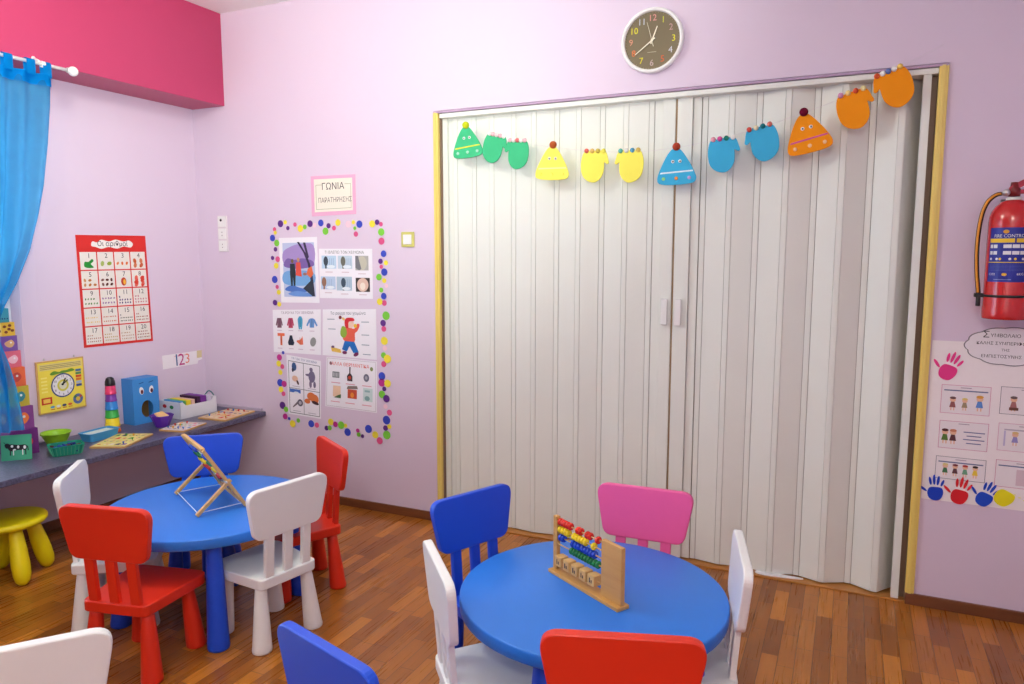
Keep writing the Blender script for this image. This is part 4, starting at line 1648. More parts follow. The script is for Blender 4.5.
sh.ell(0.66, 0.44, 0.05, pm((160, 110, 100)), 0.03, 6)
o = sh.build('winter_poster')
tag(o, 'winter painting of two people in snow under a bare tree, inside the dotted border', 'poster')

# winter photo sheet
sh = Sheet([(1.003, 1.600), (1.396, 1.598), (0.999, 1.298), (1.394, 1.302)], BACK)
sh.base(M_gloss)
for k, s_ in enumerate(['ΤΙ', 'ΒΛΕΠΟΥΜΕ', 'ΤΟΝ', 'ΧΕΙΜΩΝΑ']):
    pass
sh.text('ΤΙ ΒΛΕΠΩ ΤΟΝ ΧΕΙΜΩΝΑ', 0.48, 0.925, 0.062, pm((110, 110, 112)), 2)
for i, (u0, u1, v0, v1, c, tc) in enumerate([(0.05, 0.33, 0.60, 0.86, (190, 214, 236), (60, 70, 84)), (0.36, 0.63, 0.60, 0.86, (196, 212, 226), (110, 110, 100)), (0.69, 0.93, 0.57, 0.86, (176, 174, 170), (110, 104, 96)),
                                           (0.03, 0.31, 0.18, 0.44, (186, 206, 232), (150, 110, 90)), (0.33, 0.62, 0.16, 0.44, (180, 200, 216), (70, 86, 104)), (0.69, 0.95, 0.14, 0.42, (60, 50, 50), (60, 50, 50))]):
    sh.rect(u0, v0, u1, v1, pm(c), 1)
    if i == 5:
        sh.ell((u0 + u1) / 2, (v0 + v1) / 2, 0.105, pm((222, 190, 176)), None, 2, 0, 24)
        sh.ell((u0 + u1) / 2, (v0 + v1) / 2 - 0.03, 0.05, pm((240, 226, 214)), 0.06, 3)
    elif i == 2:
        sh.ell(0.81, 0.71, 0.09, pm((196, 192, 176)), 0.11, 2)
        sh.poly([(0.69, 0.86), (0.74, 0.86), (0.80, 0.60), (0.76, 0.57), (0.69, 0.62)], pm((120, 120, 126)), 3)
    else:
        uu = u0 + [0.08, 0.10, 0, 0.06, 0.13][i]
        sh.ell(uu, (v0 + v1) / 2 + 0.02, 0.045, pm(tc), 0.075, 2)
        sh.rect(uu - 0.015, v0, uu + 0.015, (v0 + v1) / 2, pm(tc), 2)
        for q in range(3):
            sh.rect(uu + 0.07 + q * 0.035, v0 + 0.03, uu + 0.08 + q * 0.035, v1 - 0.05, pm((150, 176, 206)), 2)
        sh.ell((u0 + u1) / 2 + 0.04, v0 + 0.04, 0.08, pm((232, 240, 248)), 0.025, 3)
for (u, v) in ((0.19, 0.53), (0.50, 0.53), (0.81, 0.50), (0.17, 0.11), (0.48, 0.09), (0.82, 0.08)):
    sh.rect(u - 0.07, v - 0.006, u + 0.07, v + 0.006, pm((200, 170, 180)), 1)
o = sh.build('photo_poster')
tag(o, 'sheet of six winter landscape photos at the top right inside the dotted border', 'poster')

# clothes sheet
sh = Sheet([(0.616, 1.213), (1.002, 1.228), (0.613, 0.941), (0.995, 0.943)], BACK)
sh.base(M_gloss)
sh.text('ΤΑ ΡΟΥΧΑ ΤΟΥ ΧΕΙΜΩΝΑ', 0.52, 0.925, 0.055, pm((140, 120, 140)), 2)


def garment(sh, u, v, s, c, kind):
    k = sh.w / sh.h
    m = pm(c)
    if kind == 'coat':
        P = [(-0.5, 0.9), (0.5, 0.9), (0.85, -0.5), (0.6, -0.6), (0.5, 0.0), (0.55, -1), (-0.55, -1), (-0.5, 0.0), (-0.6, -0.6), (-0.95, -0.5)]
    elif kind == 'jumper':
        P = [(-0.3, 0.8), (0.3, 0.8), (0.7, 0.6), (1.3, -0.4), (1.0, -0.6), (0.55, 0.1), (0.5, -0.8), (-0.5, -0.8), (-0.55, 0.1), (-1.0, -0.6), (-1.3, -0.4), (-0.7, 0.6)]
    elif kind == 'suit':
        P = [(-0.25, 1.1), (0.25, 1.1), (0.55, 0.6), (0.5, -0.1), (0.35, -1.1), (0.05, -1.1), (0, -0.4), (-0.05, -1.1), (-0.35, -1.1), (-0.5, -0.1), (-0.55, 0.6)]
    elif kind == 'scarf':
        P = [(-0.8, 1.0), (0.8, 1.0), (0.8, 0.5), (0.25, 0.5), (0.25, -1.1), (-0.2, -1.1), (-0.2, 0.5), (-0.8, 0.5)]
    elif kind == 'bag':
        P = [(-0.3, 1.0), (0.3, 1.0), (0.45, 0.4), (0.8, -0.4), (0.6, -0.9), (-0.6, -0.9), (-0.8, -0.4), (-0.45, 0.4)]
    else:
        P = [(0.6, 1.0), (0.75, 0.2), (0.8, -0.7), (0.1, -0.8), (-0.9, -0.2), (-0.8, 0.1), (0.0, 0.2), (0.4, 0.6)]
    sh.poly([(u + x * s, v + y * s * k) for x, y in P], m, 2)
    sh.rect(u - 0.05 * s, v - 0.7 * s * k, u + 0.05 * s, v + 0.7 * s * k, pm(tuple(int(x * 0.7) for x in c)), 3)


garment(sh, 0.14, 0.70, 0.085, (126, 88, 108), 'coat')
garment(sh, 0.38, 0.70, 0.085, (186, 70, 104), 'coat')
garment(sh, 0.58, 0.70, 0.095, (70, 160, 200), 'suit')
garment(sh, 0.82, 0.70, 0.090, (106, 150, 210), 'jumper')
garment(sh, 0.17, 0.32, 0.095, (226, 110, 76), 'scarf')
garment(sh, 0.38, 0.29, 0.085, (40, 46, 66), 'bag')
garment(sh, 0.57, 0.29, 0.080, (232, 120, 90), 'boot')
sh.ell(0.84, 0.28, 0.06, pm((150, 150, 150)), 0.075, 2, -0.4)
for u in (0.14, 0.38, 0.58, 0.82):
    for v in (0.52, 0.10):
        sh.rect(u - 0.05, v - 0.006, u + 0.05, v + 0.006, pm((190, 160, 186)), 1)
o = sh.build('clothes_poster')
tag(o, 'sheet showing eight winter clothes, middle left inside the dotted border', 'poster')

# walking boy sheet
sh = Sheet([(1.018, 1.228), (1.414, 1.243), (1.005, 0.943), (1.413, 0.937)], BACK)
sh.base(M_gloss)
sh.text('Τα ρούχα του χειμώνα', 0.48, 0.915, 0.062, pm((90, 100, 120)), 2)
sh.poly(catmull([(0.40, 0.62), (0.38, 0.44), (0.42, 0.34), (0.60, 0.33), (0.61, 0.50), (0.66, 0.56), (0.70, 0.68), (0.65, 0.70), (0.60, 0.60), (0.52, 0.62)], 3), pm((232, 100, 80)), 2)
sh.poly(catmull([(0.37, 0.64), (0.34, 0.48), (0.40, 0.40), (0.46, 0.48), (0.44, 0.62)], 3), pm((150, 180, 70)), 3)
sh.ell(0.53, 0.70, 0.065, pm((240, 206, 186)), None, 3)
sh.poly(catmull([(0.44, 0.62), (0.42, 0.74), (0.46, 0.82), (0.58, 0.82), (0.60, 0.76), (0.50, 0.74), (0.49, 0.62)], 3), pm((214, 50, 60)), 4)
sh.ell(0.34, 0.83, 0.028, pm((120, 50, 60)), None, 4)
sh.ell(0.40, 0.80, 0.035, pm((236, 200, 120)), 0.02, 3, -0.5)
sh.ell(0.62, 0.66, 0.03, pm((230, 190, 60)), None, 4)
sh.poly([(0.42, 0.34), (0.60, 0.33), (0.68, 0.12), (0.58, 0.10), (0.51, 0.24), (0.46, 0.12), (0.37, 0.16)], pm((40, 110, 190)), 3)
sh.ell(0.42, 0.095, 0.045, pm((120, 40, 90)), 0.025, 4)
sh.ell(0.63, 0.075, 0.05, pm((120, 40, 90)), 0.028, 4, 0.4)
sh.poly([(0.16, 0.20), (0.34, 0.16), (0.36, 0.08), (0.18, 0.10)], pm((232, 190, 90)), 2)
sh.ell(0.20, 0.20, 0.03, pm((110, 80, 120)), 0.02, 3)
for u, v in ((0.16, 0.79), (0.18, 0.58), (0.80, 0.74), (0.80, 0.48), (0.80, 0.28), (0.82, 0.09)):
    sh.rect(u - 0.07, v - 0.008, u + 0.07, v + 0.008, pm((136, 150, 170)), 1)
o = sh.build('child_poster')
tag(o, 'sheet with a cartoon child striding in red jacket and blue trousers, inside dotted border', 'poster')

# four-box sheet
sh = Sheet([(0.716, 0.930), (0.991, 0.905), (0.716, 0.545), (0.977, 0.535)], BACK)
sh.base(M_gloss)
sh.text('ΤΑ ΖΩΑ ΤΟΥ ΧΕΙΜΩΝΑ', 0.52, 0.955, 0.068, pm((90, 110, 160)), 2)
G = pm((70, 74, 84))
sh.frame_rect(0.05, 0.03, 0.97, 0.91, 0.012, G, 2)
sh.rect(0.49, 0.03, 0.502, 0.91, G, 2)
sh.rect(0.05, 0.45, 0.97, 0.458, G, 2)
sh.ell(0.22, 0.82, 0.07, pm((60, 90, 140)), 0.10, 2)
sh.ell(0.18, 0.76, 0.03, pm((40, 50, 80)), 0.05, 3)
sh.ell(0.24, 0.62, 0.09, pm((230, 186, 160)), 0.07, 2)
sh.ell(0.32, 0.56, 0.03, pm((90, 60, 60)), 0.06, 3, 0.5)
for (u, v, ru, rv) in ((0.72, 0.82, 0.05, 0.05), (0.74, 0.70, 0.10, 0.14), (0.70, 0.57, 0.04, 0.09), (0.82, 0.57, 0.04, 0.08), (0.64, 0.72, 0.09, 0.03)):
    sh.ell(u, v, ru, pm((120, 110, 140)), rv, 2)
sh.rect(0.07, 0.38, 0.40, 0.44, pm((70, 110, 190)), 2)
sh.ell(0.27, 0.38, 0.08, pm((230, 236, 244)), 0.03, 3)
sh.ell(0.38, 0.22, 0.085, pm((100, 96, 110)), None, 2)
sh.ell(0.38, 0.22, 0.045, pm((190, 186, 196)), None, 3)
sh.poly([(0.16, 0.12), (0.32, 0.20), (0.30, 0.24), (0.15, 0.14)], pm((120, 110, 120)), 2)
for (u, v, ru, rv) in ((0.72, 0.36, 0.13, 0.10), (0.82, 0.32, 0.12, 0.12), (0.60, 0.27, 0.09, 0.06)):
    sh.ell(u, v, ru, pm((222, 120, 70)), rv, 2)
sh.ell(0.84, 0.26, 0.11, pm((60, 40, 50)), 0.04, 3, -0.2)
for u in (0.27, 0.74):
    for v in (0.49, 0.07):
        sh.rect(u - 0.12, v - 0.005, u + 0.12, v + 0.005, pm((176, 170, 186)), 1)
o = sh.build('picture_poster')
tag(o, 'white sheet ruled into four picture boxes, bottom left inside the dotted border', 'poster')

# six-picture sheet with red title
sh = Sheet([(1.037, 0.935), (1.412, 0.928), (1.014, 0.621), (1.404, 0.612)], BACK)
sh.base(M_gloss)
sh.frame_rect(0.02, 0.02, 0.98, 0.98, 0.005, pm((176, 160, 176)), 1)
sh.text('ΑΛΛΑ ΘΕΡΜΑΝΤΙΚΑ', 0.48, 0.875, 0.078, pm((220, 70, 60)), 2)
sh.ell(0.09, 0.88, 0.025, pm((140, 100, 110)), 0.03, 2)
sh.ell(0.90, 0.84, 0.03, pm((130, 140, 90)), 0.035, 2)
sh.rect(0.13, 0.60, 0.27, 0.72, pm((120, 124, 130)), 2)
for q in range(4):
    sh.rect(0.145 + q * 0.03, 0.62, 0.16 + q * 0.03, 0.70, pm((206, 204, 208)), 3)
sh.poly([(0.43, 0.56), (0.53, 0.56), (0.53, 0.66), (0.49, 0.72), (0.49, 0.84), (0.465, 0.84), (0.465, 0.72), (0.42, 0.66)], pm((70, 56, 66)), 2)
sh.ell(0.475, 0.63, 0.03, pm((190, 70, 50)), None, 3)
sh.ell(0.80, 0.66, 0.055, pm((110, 110, 130)), 0.065, 2)
sh.ell(0.80, 0.66, 0.025, pm((170, 170, 180)), 0.03, 3)
sh.rect(0.15, 0.22, 0.30, 0.44, pm((236, 200, 170)), 2)
sh.poly([(0.17, 0.20), (0.31, 0.20), (0.31, 0.28), (0.24, 0.25)], pm((80, 110, 70)), 3)
sh.rect(0.44, 0.22, 0.62, 0.40, pm((204, 84, 60)), 2)
sh.poly([(0.42, 0.40), (0.64, 0.42), (0.62, 0.48), (0.44, 0.46)], pm((130, 116, 110)), 2)
sh.ell(0.53, 0.29, 0.035, pm((240, 150, 60)), 0.045, 3)
sh.rect(0.74, 0.20, 0.92, 0.46, pm((204, 222, 222)), 2)
sh.ell(0.82, 0.26, 0.05, pm((130, 170, 170)), 0.04, 3)
sh.rect(0.77, 0.38, 0.87, 0.42, pm((150, 186, 186)), 3)
for u in (0.20, 0.49, 0.81):
    for v in (0.50, 0.12):
        sh.rect(u - 0.09, v - 0.008, u + 0.09, v + 0.008, pm((222, 150, 166)), 1)
o = sh.build('heating_poster')
tag(o, 'sheet with six small pictures under a red title, bottom right inside the dotted border', 'poster')

# ---------------------------------------------------------------- dotted border of paper circles
DOTS = [(0.707, 1.756, 'purple', 0.018), (0.745, 1.765, 'yellow', 0.011), (0.766, 1.728, 'purple', 0.011), (0.826, 1.749, 'pink', 0.011), (0.864, 1.724, 'yellow', 0.018), (0.9, 1.733, 'green', 0.012), (0.942, 1.752, 'purple', 0.017), (0.977, 1.742, 'pale', 0.011), (1.023, 1.755, 'blue', 0.017), (1.058, 1.705, 'green', 0.018), (1.083, 1.737, 'purple', 0.013), (1.121, 1.723, 'pink', 0.012), (1.153, 1.755, 'yellow', 0.016), (1.232, 1.744, 'pale', 0.016), (1.267, 1.755, 'yellow', 0.01), (1.309, 1.743, 'blue', 0.018), (1.277, 1.72, 'green', 0.009), (1.283, 1.685, 'pink', 0.013), (1.402, 1.743, 'yellow', 0.017), (1.437, 1.752, 'purple', 0.013), (1.462, 1.74, 'pink', 0.011), (1.465, 1.695, 'green', 0.018), (1.465, 1.642, 'pink', 0.017), (0.66, 1.722, 'pink', 0.011), (0.666, 1.701, 'yellow', 0.01), (0.64, 1.668, 'blue', 0.017), (0.672, 1.636, 'green', 0.017), (0.661, 1.597, 'purple', 0.012), (0.635, 1.543, 'purple', 0.011), (0.674, 1.535, 'pink', 0.015), (0.662, 1.494, 'yellow', 0.015), (0.646, 1.407, 'blue', 0.019), (0.662, 1.36, 'pink', 0.011), (0.676, 1.327, 'yellow', 0.013), (1.478, 1.569, 'blue', 0.016), (1.454, 1.525, 'purple', 0.013), (1.491, 1.516, 'yellow', 0.012), (1.461, 1.493, 'pink', 0.01), (1.481, 1.462, 'blue', 0.018), (1.443, 1.432, 'green', 0.016), (1.477, 1.412, 'yellow', 0.012), (1.49, 1.382, 'pale', 0.01), (1.454, 1.356, 'green', 0.012), (1.474, 1.321, 'blue', 0.016), (0.642, 1.26, 'purple', 0.015), (0.672, 1.25, 'yellow', 0.013), (0.659, 0.908, 'magenta', 0.017), (0.693, 0.941, 'blue', 0.009), (0.65, 0.867, 'yellow', 0.016), (0.68, 0.85, 'pink', 0.013), (0.662, 0.811, 'yellow', 0.014), (0.655, 0.743, 'blue', 0.02), (0.691, 0.738, 'magenta', 0.017), (0.662, 0.699, 'yellow', 0.016), (0.682, 0.673, 'pink', 0.013), (0.668, 0.595, 'purple', 0.02), (0.698, 0.572, 'green', 0.015), (0.69, 0.525, 'magenta', 0.016), (0.72, 0.513, 'blue', 0.009), (0.75, 0.483, 'yellow', 0.019), (0.796, 0.508, 'green', 0.012), (0.898, 0.496, 'blue', 0.019), (0.944, 0.492, 'pink', 0.014), (1.021, 0.481, 'purple', 0.013), (1.047, 0.485, 'green', 0.013), (1.054, 0.523, 'yellow', 0.018), (1.092, 0.512, 'magenta', 0.015), (1.136, 0.511, 'green', 0.02), (1.167, 0.511, 'yellow', 0.011), (1.182, 0.471, 'blue', 0.02), (1.262, 0.49, 'magenta', 0.011), (1.268, 0.466, 'green', 0.012), (1.296, 0.458, 'purple', 0.01), (1.34, 0.507, 'blue', 0.021), (1.389, 0.476, 'yellow', 0.018), (1.422, 0.443, 'pink', 0.018), (1.442, 1.287, 'yellow', 0.016), (1.474, 1.28, 'pink', 0.014), (1.485, 1.205, 'green', 0.021), (1.464, 1.161, 'purple', 0.016), (1.467, 1.126, 'pink', 0.014), (1.47, 1.055, 'yellow', 0.02), (1.472, 1.011, 'pale', 0.013), (1.462, 0.968, 'green', 0.015), (1.49, 0.948, 'yellow', 0.021), (1.462, 0.915, 'pink', 0.015), (1.446, 0.841, 'blue', 0.02), (1.444, 0.801, 'magenta', 0.02), (1.488, 0.8, 'yellow', 0.019), (1.463, 0.765, 'purple', 0.012), (1.445, 0.73, 'green', 0.019), (1.477, 0.707, 'purple', 0.019), (1.468, 0.658, 'pale', 0.012), (1.496, 0.623, 'pink', 0.015), (1.473, 0.575, 'blue', 0.022), (1.467, 0.526, 'purple', 0.014), (1.495, 0.538, 'yellow', 0.012), (1.474, 0.484, 'green', 0.022)]
DC = {'purple': (92, 36, 130), 'yellow': (244, 226, 60), 'pink': (222, 84, 138), 'green': (122, 204, 60), 'blue': (52, 70, 190), 'pale': (246, 206, 220), 'magenta': (190, 44, 140)}
DN = {'pale': 'pale pink'}


def side_of(x, z):
    if z > 1.70:
        return 'top'
    if x < 0.73:
        return 'left'
    if x > 1.43:
        return 'right'
    return 'bottom'


ORD = ['first', 'second', 'third', 'fourth', 'fifth', 'sixth', 'seventh', 'eighth', 'ninth', 'tenth', 'eleventh', 'twelfth', 'thirteenth', 'fourteenth']
buckets = {}
for dt in DOTS:
    buckets.setdefault((dt[2], side_of(dt[0], dt[1])), []).append(dt)
lvl = 0
for (c, side), lst in buckets.items():
    lst.sort(key=(lambda d: d[0]) if side in ('top', 'bottom') else (lambda d: -d[1]))
    for i, (x, z, cc, r_) in enumerate(lst):
        r_ *= 1.22
        b = MB()
        b.prism([(r_ * math.cos(k * PI / 12), r_ * math.sin(k * PI / 12)) for k in range(24)], 0.0004, 0.0010, mat('dot_' + c + '_paper', DC[c], 0.55, noise=0.02), 0, BACK)
        o = b.build('paper_dot')
        lvl += 1
        o.location = (x, -0.00075 * (lvl % 7), z)
        nm = DN.get(c, c)
        if len(lst) == 1:
            lab = 'the only %s paper dot on the %s side of the dotted border round the posters' % (nm, side)
        else:
            lab = '%s paper dot, %s from the %s along the %s side of the dotted border' % (nm, ORD[i], 'left' if side in ('top', 'bottom') else 'top', side)
        tag(o, lab, 'paper dot', 'paper dots bordering the wall posters')

# ================================================================ RULES BOARD AND CLOUD
BX0, BX1, BZ0, BZ1 = 4.300, 4.900, 0.494, 1.197
sh = Sheet([(BX0, BZ1), (BX1, BZ1), (BX0 - 0.002, BZ0), (BX1, BZ0 - 0.004)], BACK, 0.002)
sh.base(pm((246, 238, 240)))


def ux(x):
    return (x - BX0) / (BX1 - BX0)


def vz(z):
    return (z - BZ0) / (BZ1 - BZ0)


def handprint(sh, x, z, s, c, rot, lvl=6, missing=()):
    """painted hand mark: palm and five fingers; s = palm radius in metres"""
    W_ = BX1 - BX0
    m = pm(c)
    def pt(px, pz):
        a = R(rot)
        return x + (px * math.cos(a) - pz * math.sin(a)) * s, z + (px * math.sin(a) + pz * math.cos(a)) * s
    pal = catmull([(0.95, 0.1), (0.75, 0.85), (0.0, 0.95), (-0.75, 0.8), (-1.0, 0.1), (-0.75, -0.7), (-0.1, -1.0), (0.6, -0.8)], 4)
    sh.poly([(ux(pt(*p)[0]), vz(pt(*p)[1])) for p in pal], m, lvl)
    for k, (px, pz, L, w, a_) in enumerate([(-0.72, 1.75, 0.60, 0.17, 12), (-0.25, 1.98, 0.75, 0.18, 4), (0.25, 1.90, 0.70, 0.18, -5), (0.78, 1.60, 0.52, 0.16, -18), (-1.55, 0.55, 0.62, 0.18, 55)]):
        if k in missing:
            continue
        cx_, cz_ = pt(px, pz)
        sh.ell(ux(cx_), vz(cz_), w * s / W_, m, L * s / W_, lvl, R(rot + a_), 12)


cards = [(4.347, 4.528, 1.009, 0.885, (214, 130, 170)), (4.349, 4.530, 0.852, 0.731, (206, 120, 160)), (4.345, 4.531, 0.694, 0.595, (110, 100, 120)),
         (4.562, 4.745, 1.016, 0.900, (110, 100, 120)), (4.564, 4.748, 0.862, 0.744, (214, 150, 180)), (4.565, 4.750, 0.704, 0.588, (206, 120, 160))]
for i, (x0, x1, z1, z0, c) in enumerate(cards):
    sh.rect(ux(x0), vz(z0), ux(x1), vz(z1), pm((240, 232, 236)), 1)
    sh.frame_rect(ux(x0), vz(z0), ux(x1), vz(z1), 0.003, pm(c), 2)
    cx_, w_ = (x0 + x1) / 2, x1 - x0
    sh.rect(ux(cx_ - 0.02), vz(z1 - 0.012), ux(cx_ + 0.02), vz(z1 - 0.009), pm((170, 150, 170)), 3)
    if i in (0, 2, 5):
        sh.rect(ux(x0 + 0.01), vz(z1 - 0.026), ux(x1 - 0.01), vz(z1 - 0.021), pm((96, 110, 150)), 3)
U = lambda x, z: (ux(x), vz(z))
child_shapes(sh, *U(4.392, 0.925), 0.062, (150, 90, 90), (110, 80, 80))
child_shapes(sh, *U(4.436, 0.925), 0.056, (160, 140, 110), (226, 206, 120))
child_shapes(sh, *U(4.490, 0.932), 0.070, (96, 140, 210), (226, 160, 60))
child_shapes(sh, *U(4.372, 0.780), 0.068, (96, 130, 60), (90, 50, 50))
child_shapes(sh, *U(4.402, 0.780), 0.068, (90, 50, 60), (206, 130, 100))
for k in range(4):
    sh.rect(ux(4.440 + 0.012 * (k % 2)), vz(0.806 - k * 0.016), ux(4.518 - 0.012 * (k % 2)), vz(0.810 - k * 0.016), pm((96, 100, 150)), 3)
for k, (bc, hc) in enumerate([((70, 120, 80), (226, 206, 140)), ((96, 60, 66), (120, 50, 60)), ((110, 160, 130), (190, 60, 60)), ((236, 200, 70), (60, 40, 40))]):
    child_shapes(sh, 0 + ux(4.382 + k * 0.037), vz(0.634), 0.056, bc, hc)
child_shapes(sh, *U(4.610, 0.942), 0.066, (170, 110, 110), (110, 90, 90))
sh.rect(ux(4.595), vz(0.918), ux(4.628), vz(0.930), pm((110, 70, 60)), 4)
child_shapes(sh, *U(4.625, 0.795), 0.062, (150, 140, 200), (226, 190, 130))
for s_ in (-1, 1):
    sh.rect(ux(4.625 + s_ * 0.034), vz(0.765), ux(4.625 + s_ * 0.040), vz(0.830), pm((196, 186, 220)), 3)
sh.rect(ux(4.585), vz(0.832), ux(4.665), vz(0.838), pm((190, 180, 196)), 3)
sh.rect(ux(4.640), vz(0.600), ux(4.720), vz(0.668), pm((220, 196, 206)), 3)
child_shapes(sh, *U(4.680, 0.634), 0.040, (220, 60, 50), (240, 150, 120))
handprint(sh, 4.364, 1.062, 0.034, (232, 60, 140), -22)
handprint(sh, 4.352, 0.524, 0.031, (24, 64, 190), 0)
handprint(sh, 4.442, 0.522, 0.033, (222, 34, 46), -12)
handprint(sh, 4.532, 0.524, 0.031, (30, 76, 200), -24, missing=())
handprint(sh, 4.603, 0.540, 0.036, (240, 228, 30), -30, missing=(0, 1, 2, 3, 4))
for q in range(3):
    sh.ell(*U(4.640 + q * 0.018, 0.560 - q * 0.010), 0.010, pm((244, 236, 150)), 0.004, 6)
o = sh.build('rules_board')
tag(o, 'white cardboard class rules chart with picture cards and painted handprints beside the door', 'poster')

pts = []
cxx, czz, rx_, rz_ = 4.580, 1.184, 0.156, 0.078
NB = 11
for k in range(NB * 6):
    a = 2 * PI * k / (NB * 6)
    bump_ = 1 + 0.055 * abs(math.sin(a * NB / 2))
    pts.append((cxx + rx_ * math.cos(a) * bump_, czz + rz_ * math.sin(a) * bump_))
lo = [(cxx - rx_ * 1.1, czz - rz_ * 1.1), (cxx + rx_ * 1.1, czz + rz_ * 1.1)]
sh = Sheet([(lo[0][0], lo[1][1]), (lo[1][0], lo[1][1]), (lo[0][0], lo[0][1]), (lo[1][0], lo[0][1])], BACK, 0.0055)
un = [((x - lo[0][0]) / (lo[1][0] - lo[0][0]), (z - lo[0][1]) / (lo[1][1] - lo[0][1])) for x, z in pts]
sh.base(pm((130, 124, 132)), un)
sh.poly([(0.5 + (u - 0.5) * 0.972, 0.5 + (v - 0.5) * 0.955) for u, v in un], pm((238, 232, 238)), 0.5)
sh.text('Σ', 0.25, 0.77, 0.11, M_ink, 2)
sh.text('ΥΜΒΟΛΑΙΟ', 0.45, 0.755, 0.058, M_ink, 2)
sh.text('ΚΑΛΗΣ ΣΥΜΠΕΡΙΦΟΡΑΣ ΚΑΙ', 0.51, 0.565, 0.052, M_ink, 2)
sh.text('ΤΗΣ', 0.46, 0.405, 0.042, M_ink, 2)
sh.text('ΕΜΠΙΣΤΟΣΥΝΗΣ', 0.42, 0.245, 0.052, M_ink, 2)
o = sh.build('cloud_sign')
tag(o, 'white cloud-shaped paper sign with grey outline and Greek lettering over the rules chart', 'sign')

# ================================================================ FIRE EXTINGUISHER
EX, EY, EZ = 4.538, -0.100, 1.306
ex = thing('fire_extinguisher', 'red fire extinguisher with blue label and orange-striped hose hanging on the wall', 'fire extinguisher', (EX, EY, EZ))
M_exred = mat('red_enamel', (200, 22, 24), 0.22, 0.6, coat=0.4)
b = MB()
b.lathe([(0, 0.006), (0.070, 0.006), (0.076, 0.0), (0.0805, 0.002), (0.0815, 0.012), (0.0815, 0.045), (0.0800, 0.052), (0.0800, 0.385), (0.0785, 0.405), (0.073, 0.426), (0.060, 0.448), (0.044, 0.464), (0.030, 0.470), (0.022, 0.473), (0, 0.474)], M_exred, None, 48)
b.build('cylinder', ex)
b = MB()
b.lathe([(0.024, 0.468), (0.027, 0.471), (0.027, 0.478), (0.022, 0.482)], mat('white_seal_ring', (230, 226, 220), 0.4), None, 24)
b.lathe([(0, 0.484), (0.021, 0.486), (0.021, 0.512), (0.016, 0.520), (0.014, 0.540), (0, 0.542)], mat('dark_red_valve', (120, 20, 24), 0.4, 0.5), None, 20)
b.build('valve', ex)
b = MB()
mh = mat('crimson_handle_enamel', (170, 30, 60), 0.35)
b.prism(catmull([(-0.018, 0.520), (0.0, 0.535), (0.06, 0.566), (0.125, 0.580), (0.128, 0.570), (0.07, 0.548), (0.02, 0.520), (0.0, 0.508), (-0.015, 0.508)], 4), -0.012, 0.012, mh, 0.002, OUT)
b.build('squeeze_lever', ex)
b = MB()
b.prism(catmull([(-0.010, 0.505), (0.03, 0.512), (0.10, 0.520), (0.115, 0.512), (0.11, 0.500), (0.03, 0.495), (-0.005, 0.495)], 4), -0.010, 0.010, mh, 0.002, OUT)
b.build('carry_handle', ex)
b = MB()
b.lathe([(0, 0), (0.012, 0), (0.0135, 0.003), (0.0135, 0.010), (0.011, 0.014), (0, 0.015)], M_metal, T(-0.030, -0.012, 0.500) @ OUT, 20)
b.tube([(-0.014, 0, 0.497), (-0.049, -0.004, 0.497)], 0.008, M_metal, 12)
b.build('hose_coupling', ex)
b = MB()
hp = catmull([(-0.044, -0.004, 0.497), (-0.064, -0.006, 0.491), (-0.088, -0.008, 0.466), (-0.104, -0.008, 0.420), (-0.112, -0.008, 0.350), (-0.113, -0.008, 0.270), (-0.108, -0.008, 0.190), (-0.100, -0.008, 0.125), (-0.097, -0.010, 0.092), (-0.0965, -0.010, 0.050)], 5, False)
b.tube(hp, 0.0085, M_dark, 12)
b.build('hose', ex)
b = MB()
b.tube([(p.x - 0.002, p.y - 0.0058, p.z) for p in hp[:-7]], 0.0048, mat('orange_hose_stripe', (226, 146, 30), 0.4), 8)
b.build('hose_stripe', ex)
b = MB()
b.lathe([(0.0805, 0), (0.0835, 0.001), (0.0835, 0.009), (0.0805, 0.010)], M_dark, T(0, 0, 0.088), 40)
b.box((-0.112, -0.022, 0.086), (-0.080, 0.004, 0.102), M_dark, 0.003)
b.build('clip_band', ex)
# label wrapped on the cylinder: sheet points bent round the body
def bend(o, rad):
    for v in o.data.vertices:
        x, y, z_ = v.co
        a = x / rad
        rr_ = rad + (-y)
        v.co = (rr_ * math.sin(a), -rr_ * math.cos(a), z_)


def fine_rect(sh, u0, v0, u1, v1, m, lvl, n=16):
    for k in range(n):
        a_, c_ = u0 + (u1 - u0) * k / n, u0 + (u1 - u0) * (k + 1) / n
        sh.rect(a_, v0, c_, v1, m, lvl)


LW = 0.150
sh = Sheet([(-0.092, 0.362), (-0.092 + LW, 0.362), (-0.092, 0.150), (-0.092 + LW, 0.150)], BACK, 0.0004)
fine_rect(sh, 0, 0, 1, 1, pm((44, 52, 150), 0.35), 0)
Yl, Wl = pm((238, 200, 60)), pm((232, 232, 238))
sh.ell(0.42, 0.925, 0.07, pm((222, 160, 60)), 0.05, 2)
sh.text('FIRE CONTROL', 0.52, 0.845, 0.120, Wl, 2, stretch=0.92)
fine_rect(sh, 0.02, 0.725, 0.62, 0.800, Yl, 1, 10)
fine_rect(sh, 0.66, 0.725, 0.98, 0.800, Yl, 1, 6)
for v in (0.655, 0.535):
    for u0, u1 in ((0.04, 0.12), (0.14, 0.24), (0.38, 0.56), (0.58, 0.74), (0.76, 0.94)):
        fine_rect(sh, u0, v - 0.03, u1, v + 0.035, Wl, 1, 3)
for u in (0.08, 0.24, 0.32, 0.54, 0.66, 0.84, 0.94):
    sh.ell(u, 0.425, 0.032, Wl if u not in (0.66, 0.32) else Yl, None, 1)
fine_rect(sh, 0.0, 0.355, 1.0, 0.370, Yl, 1, 16)
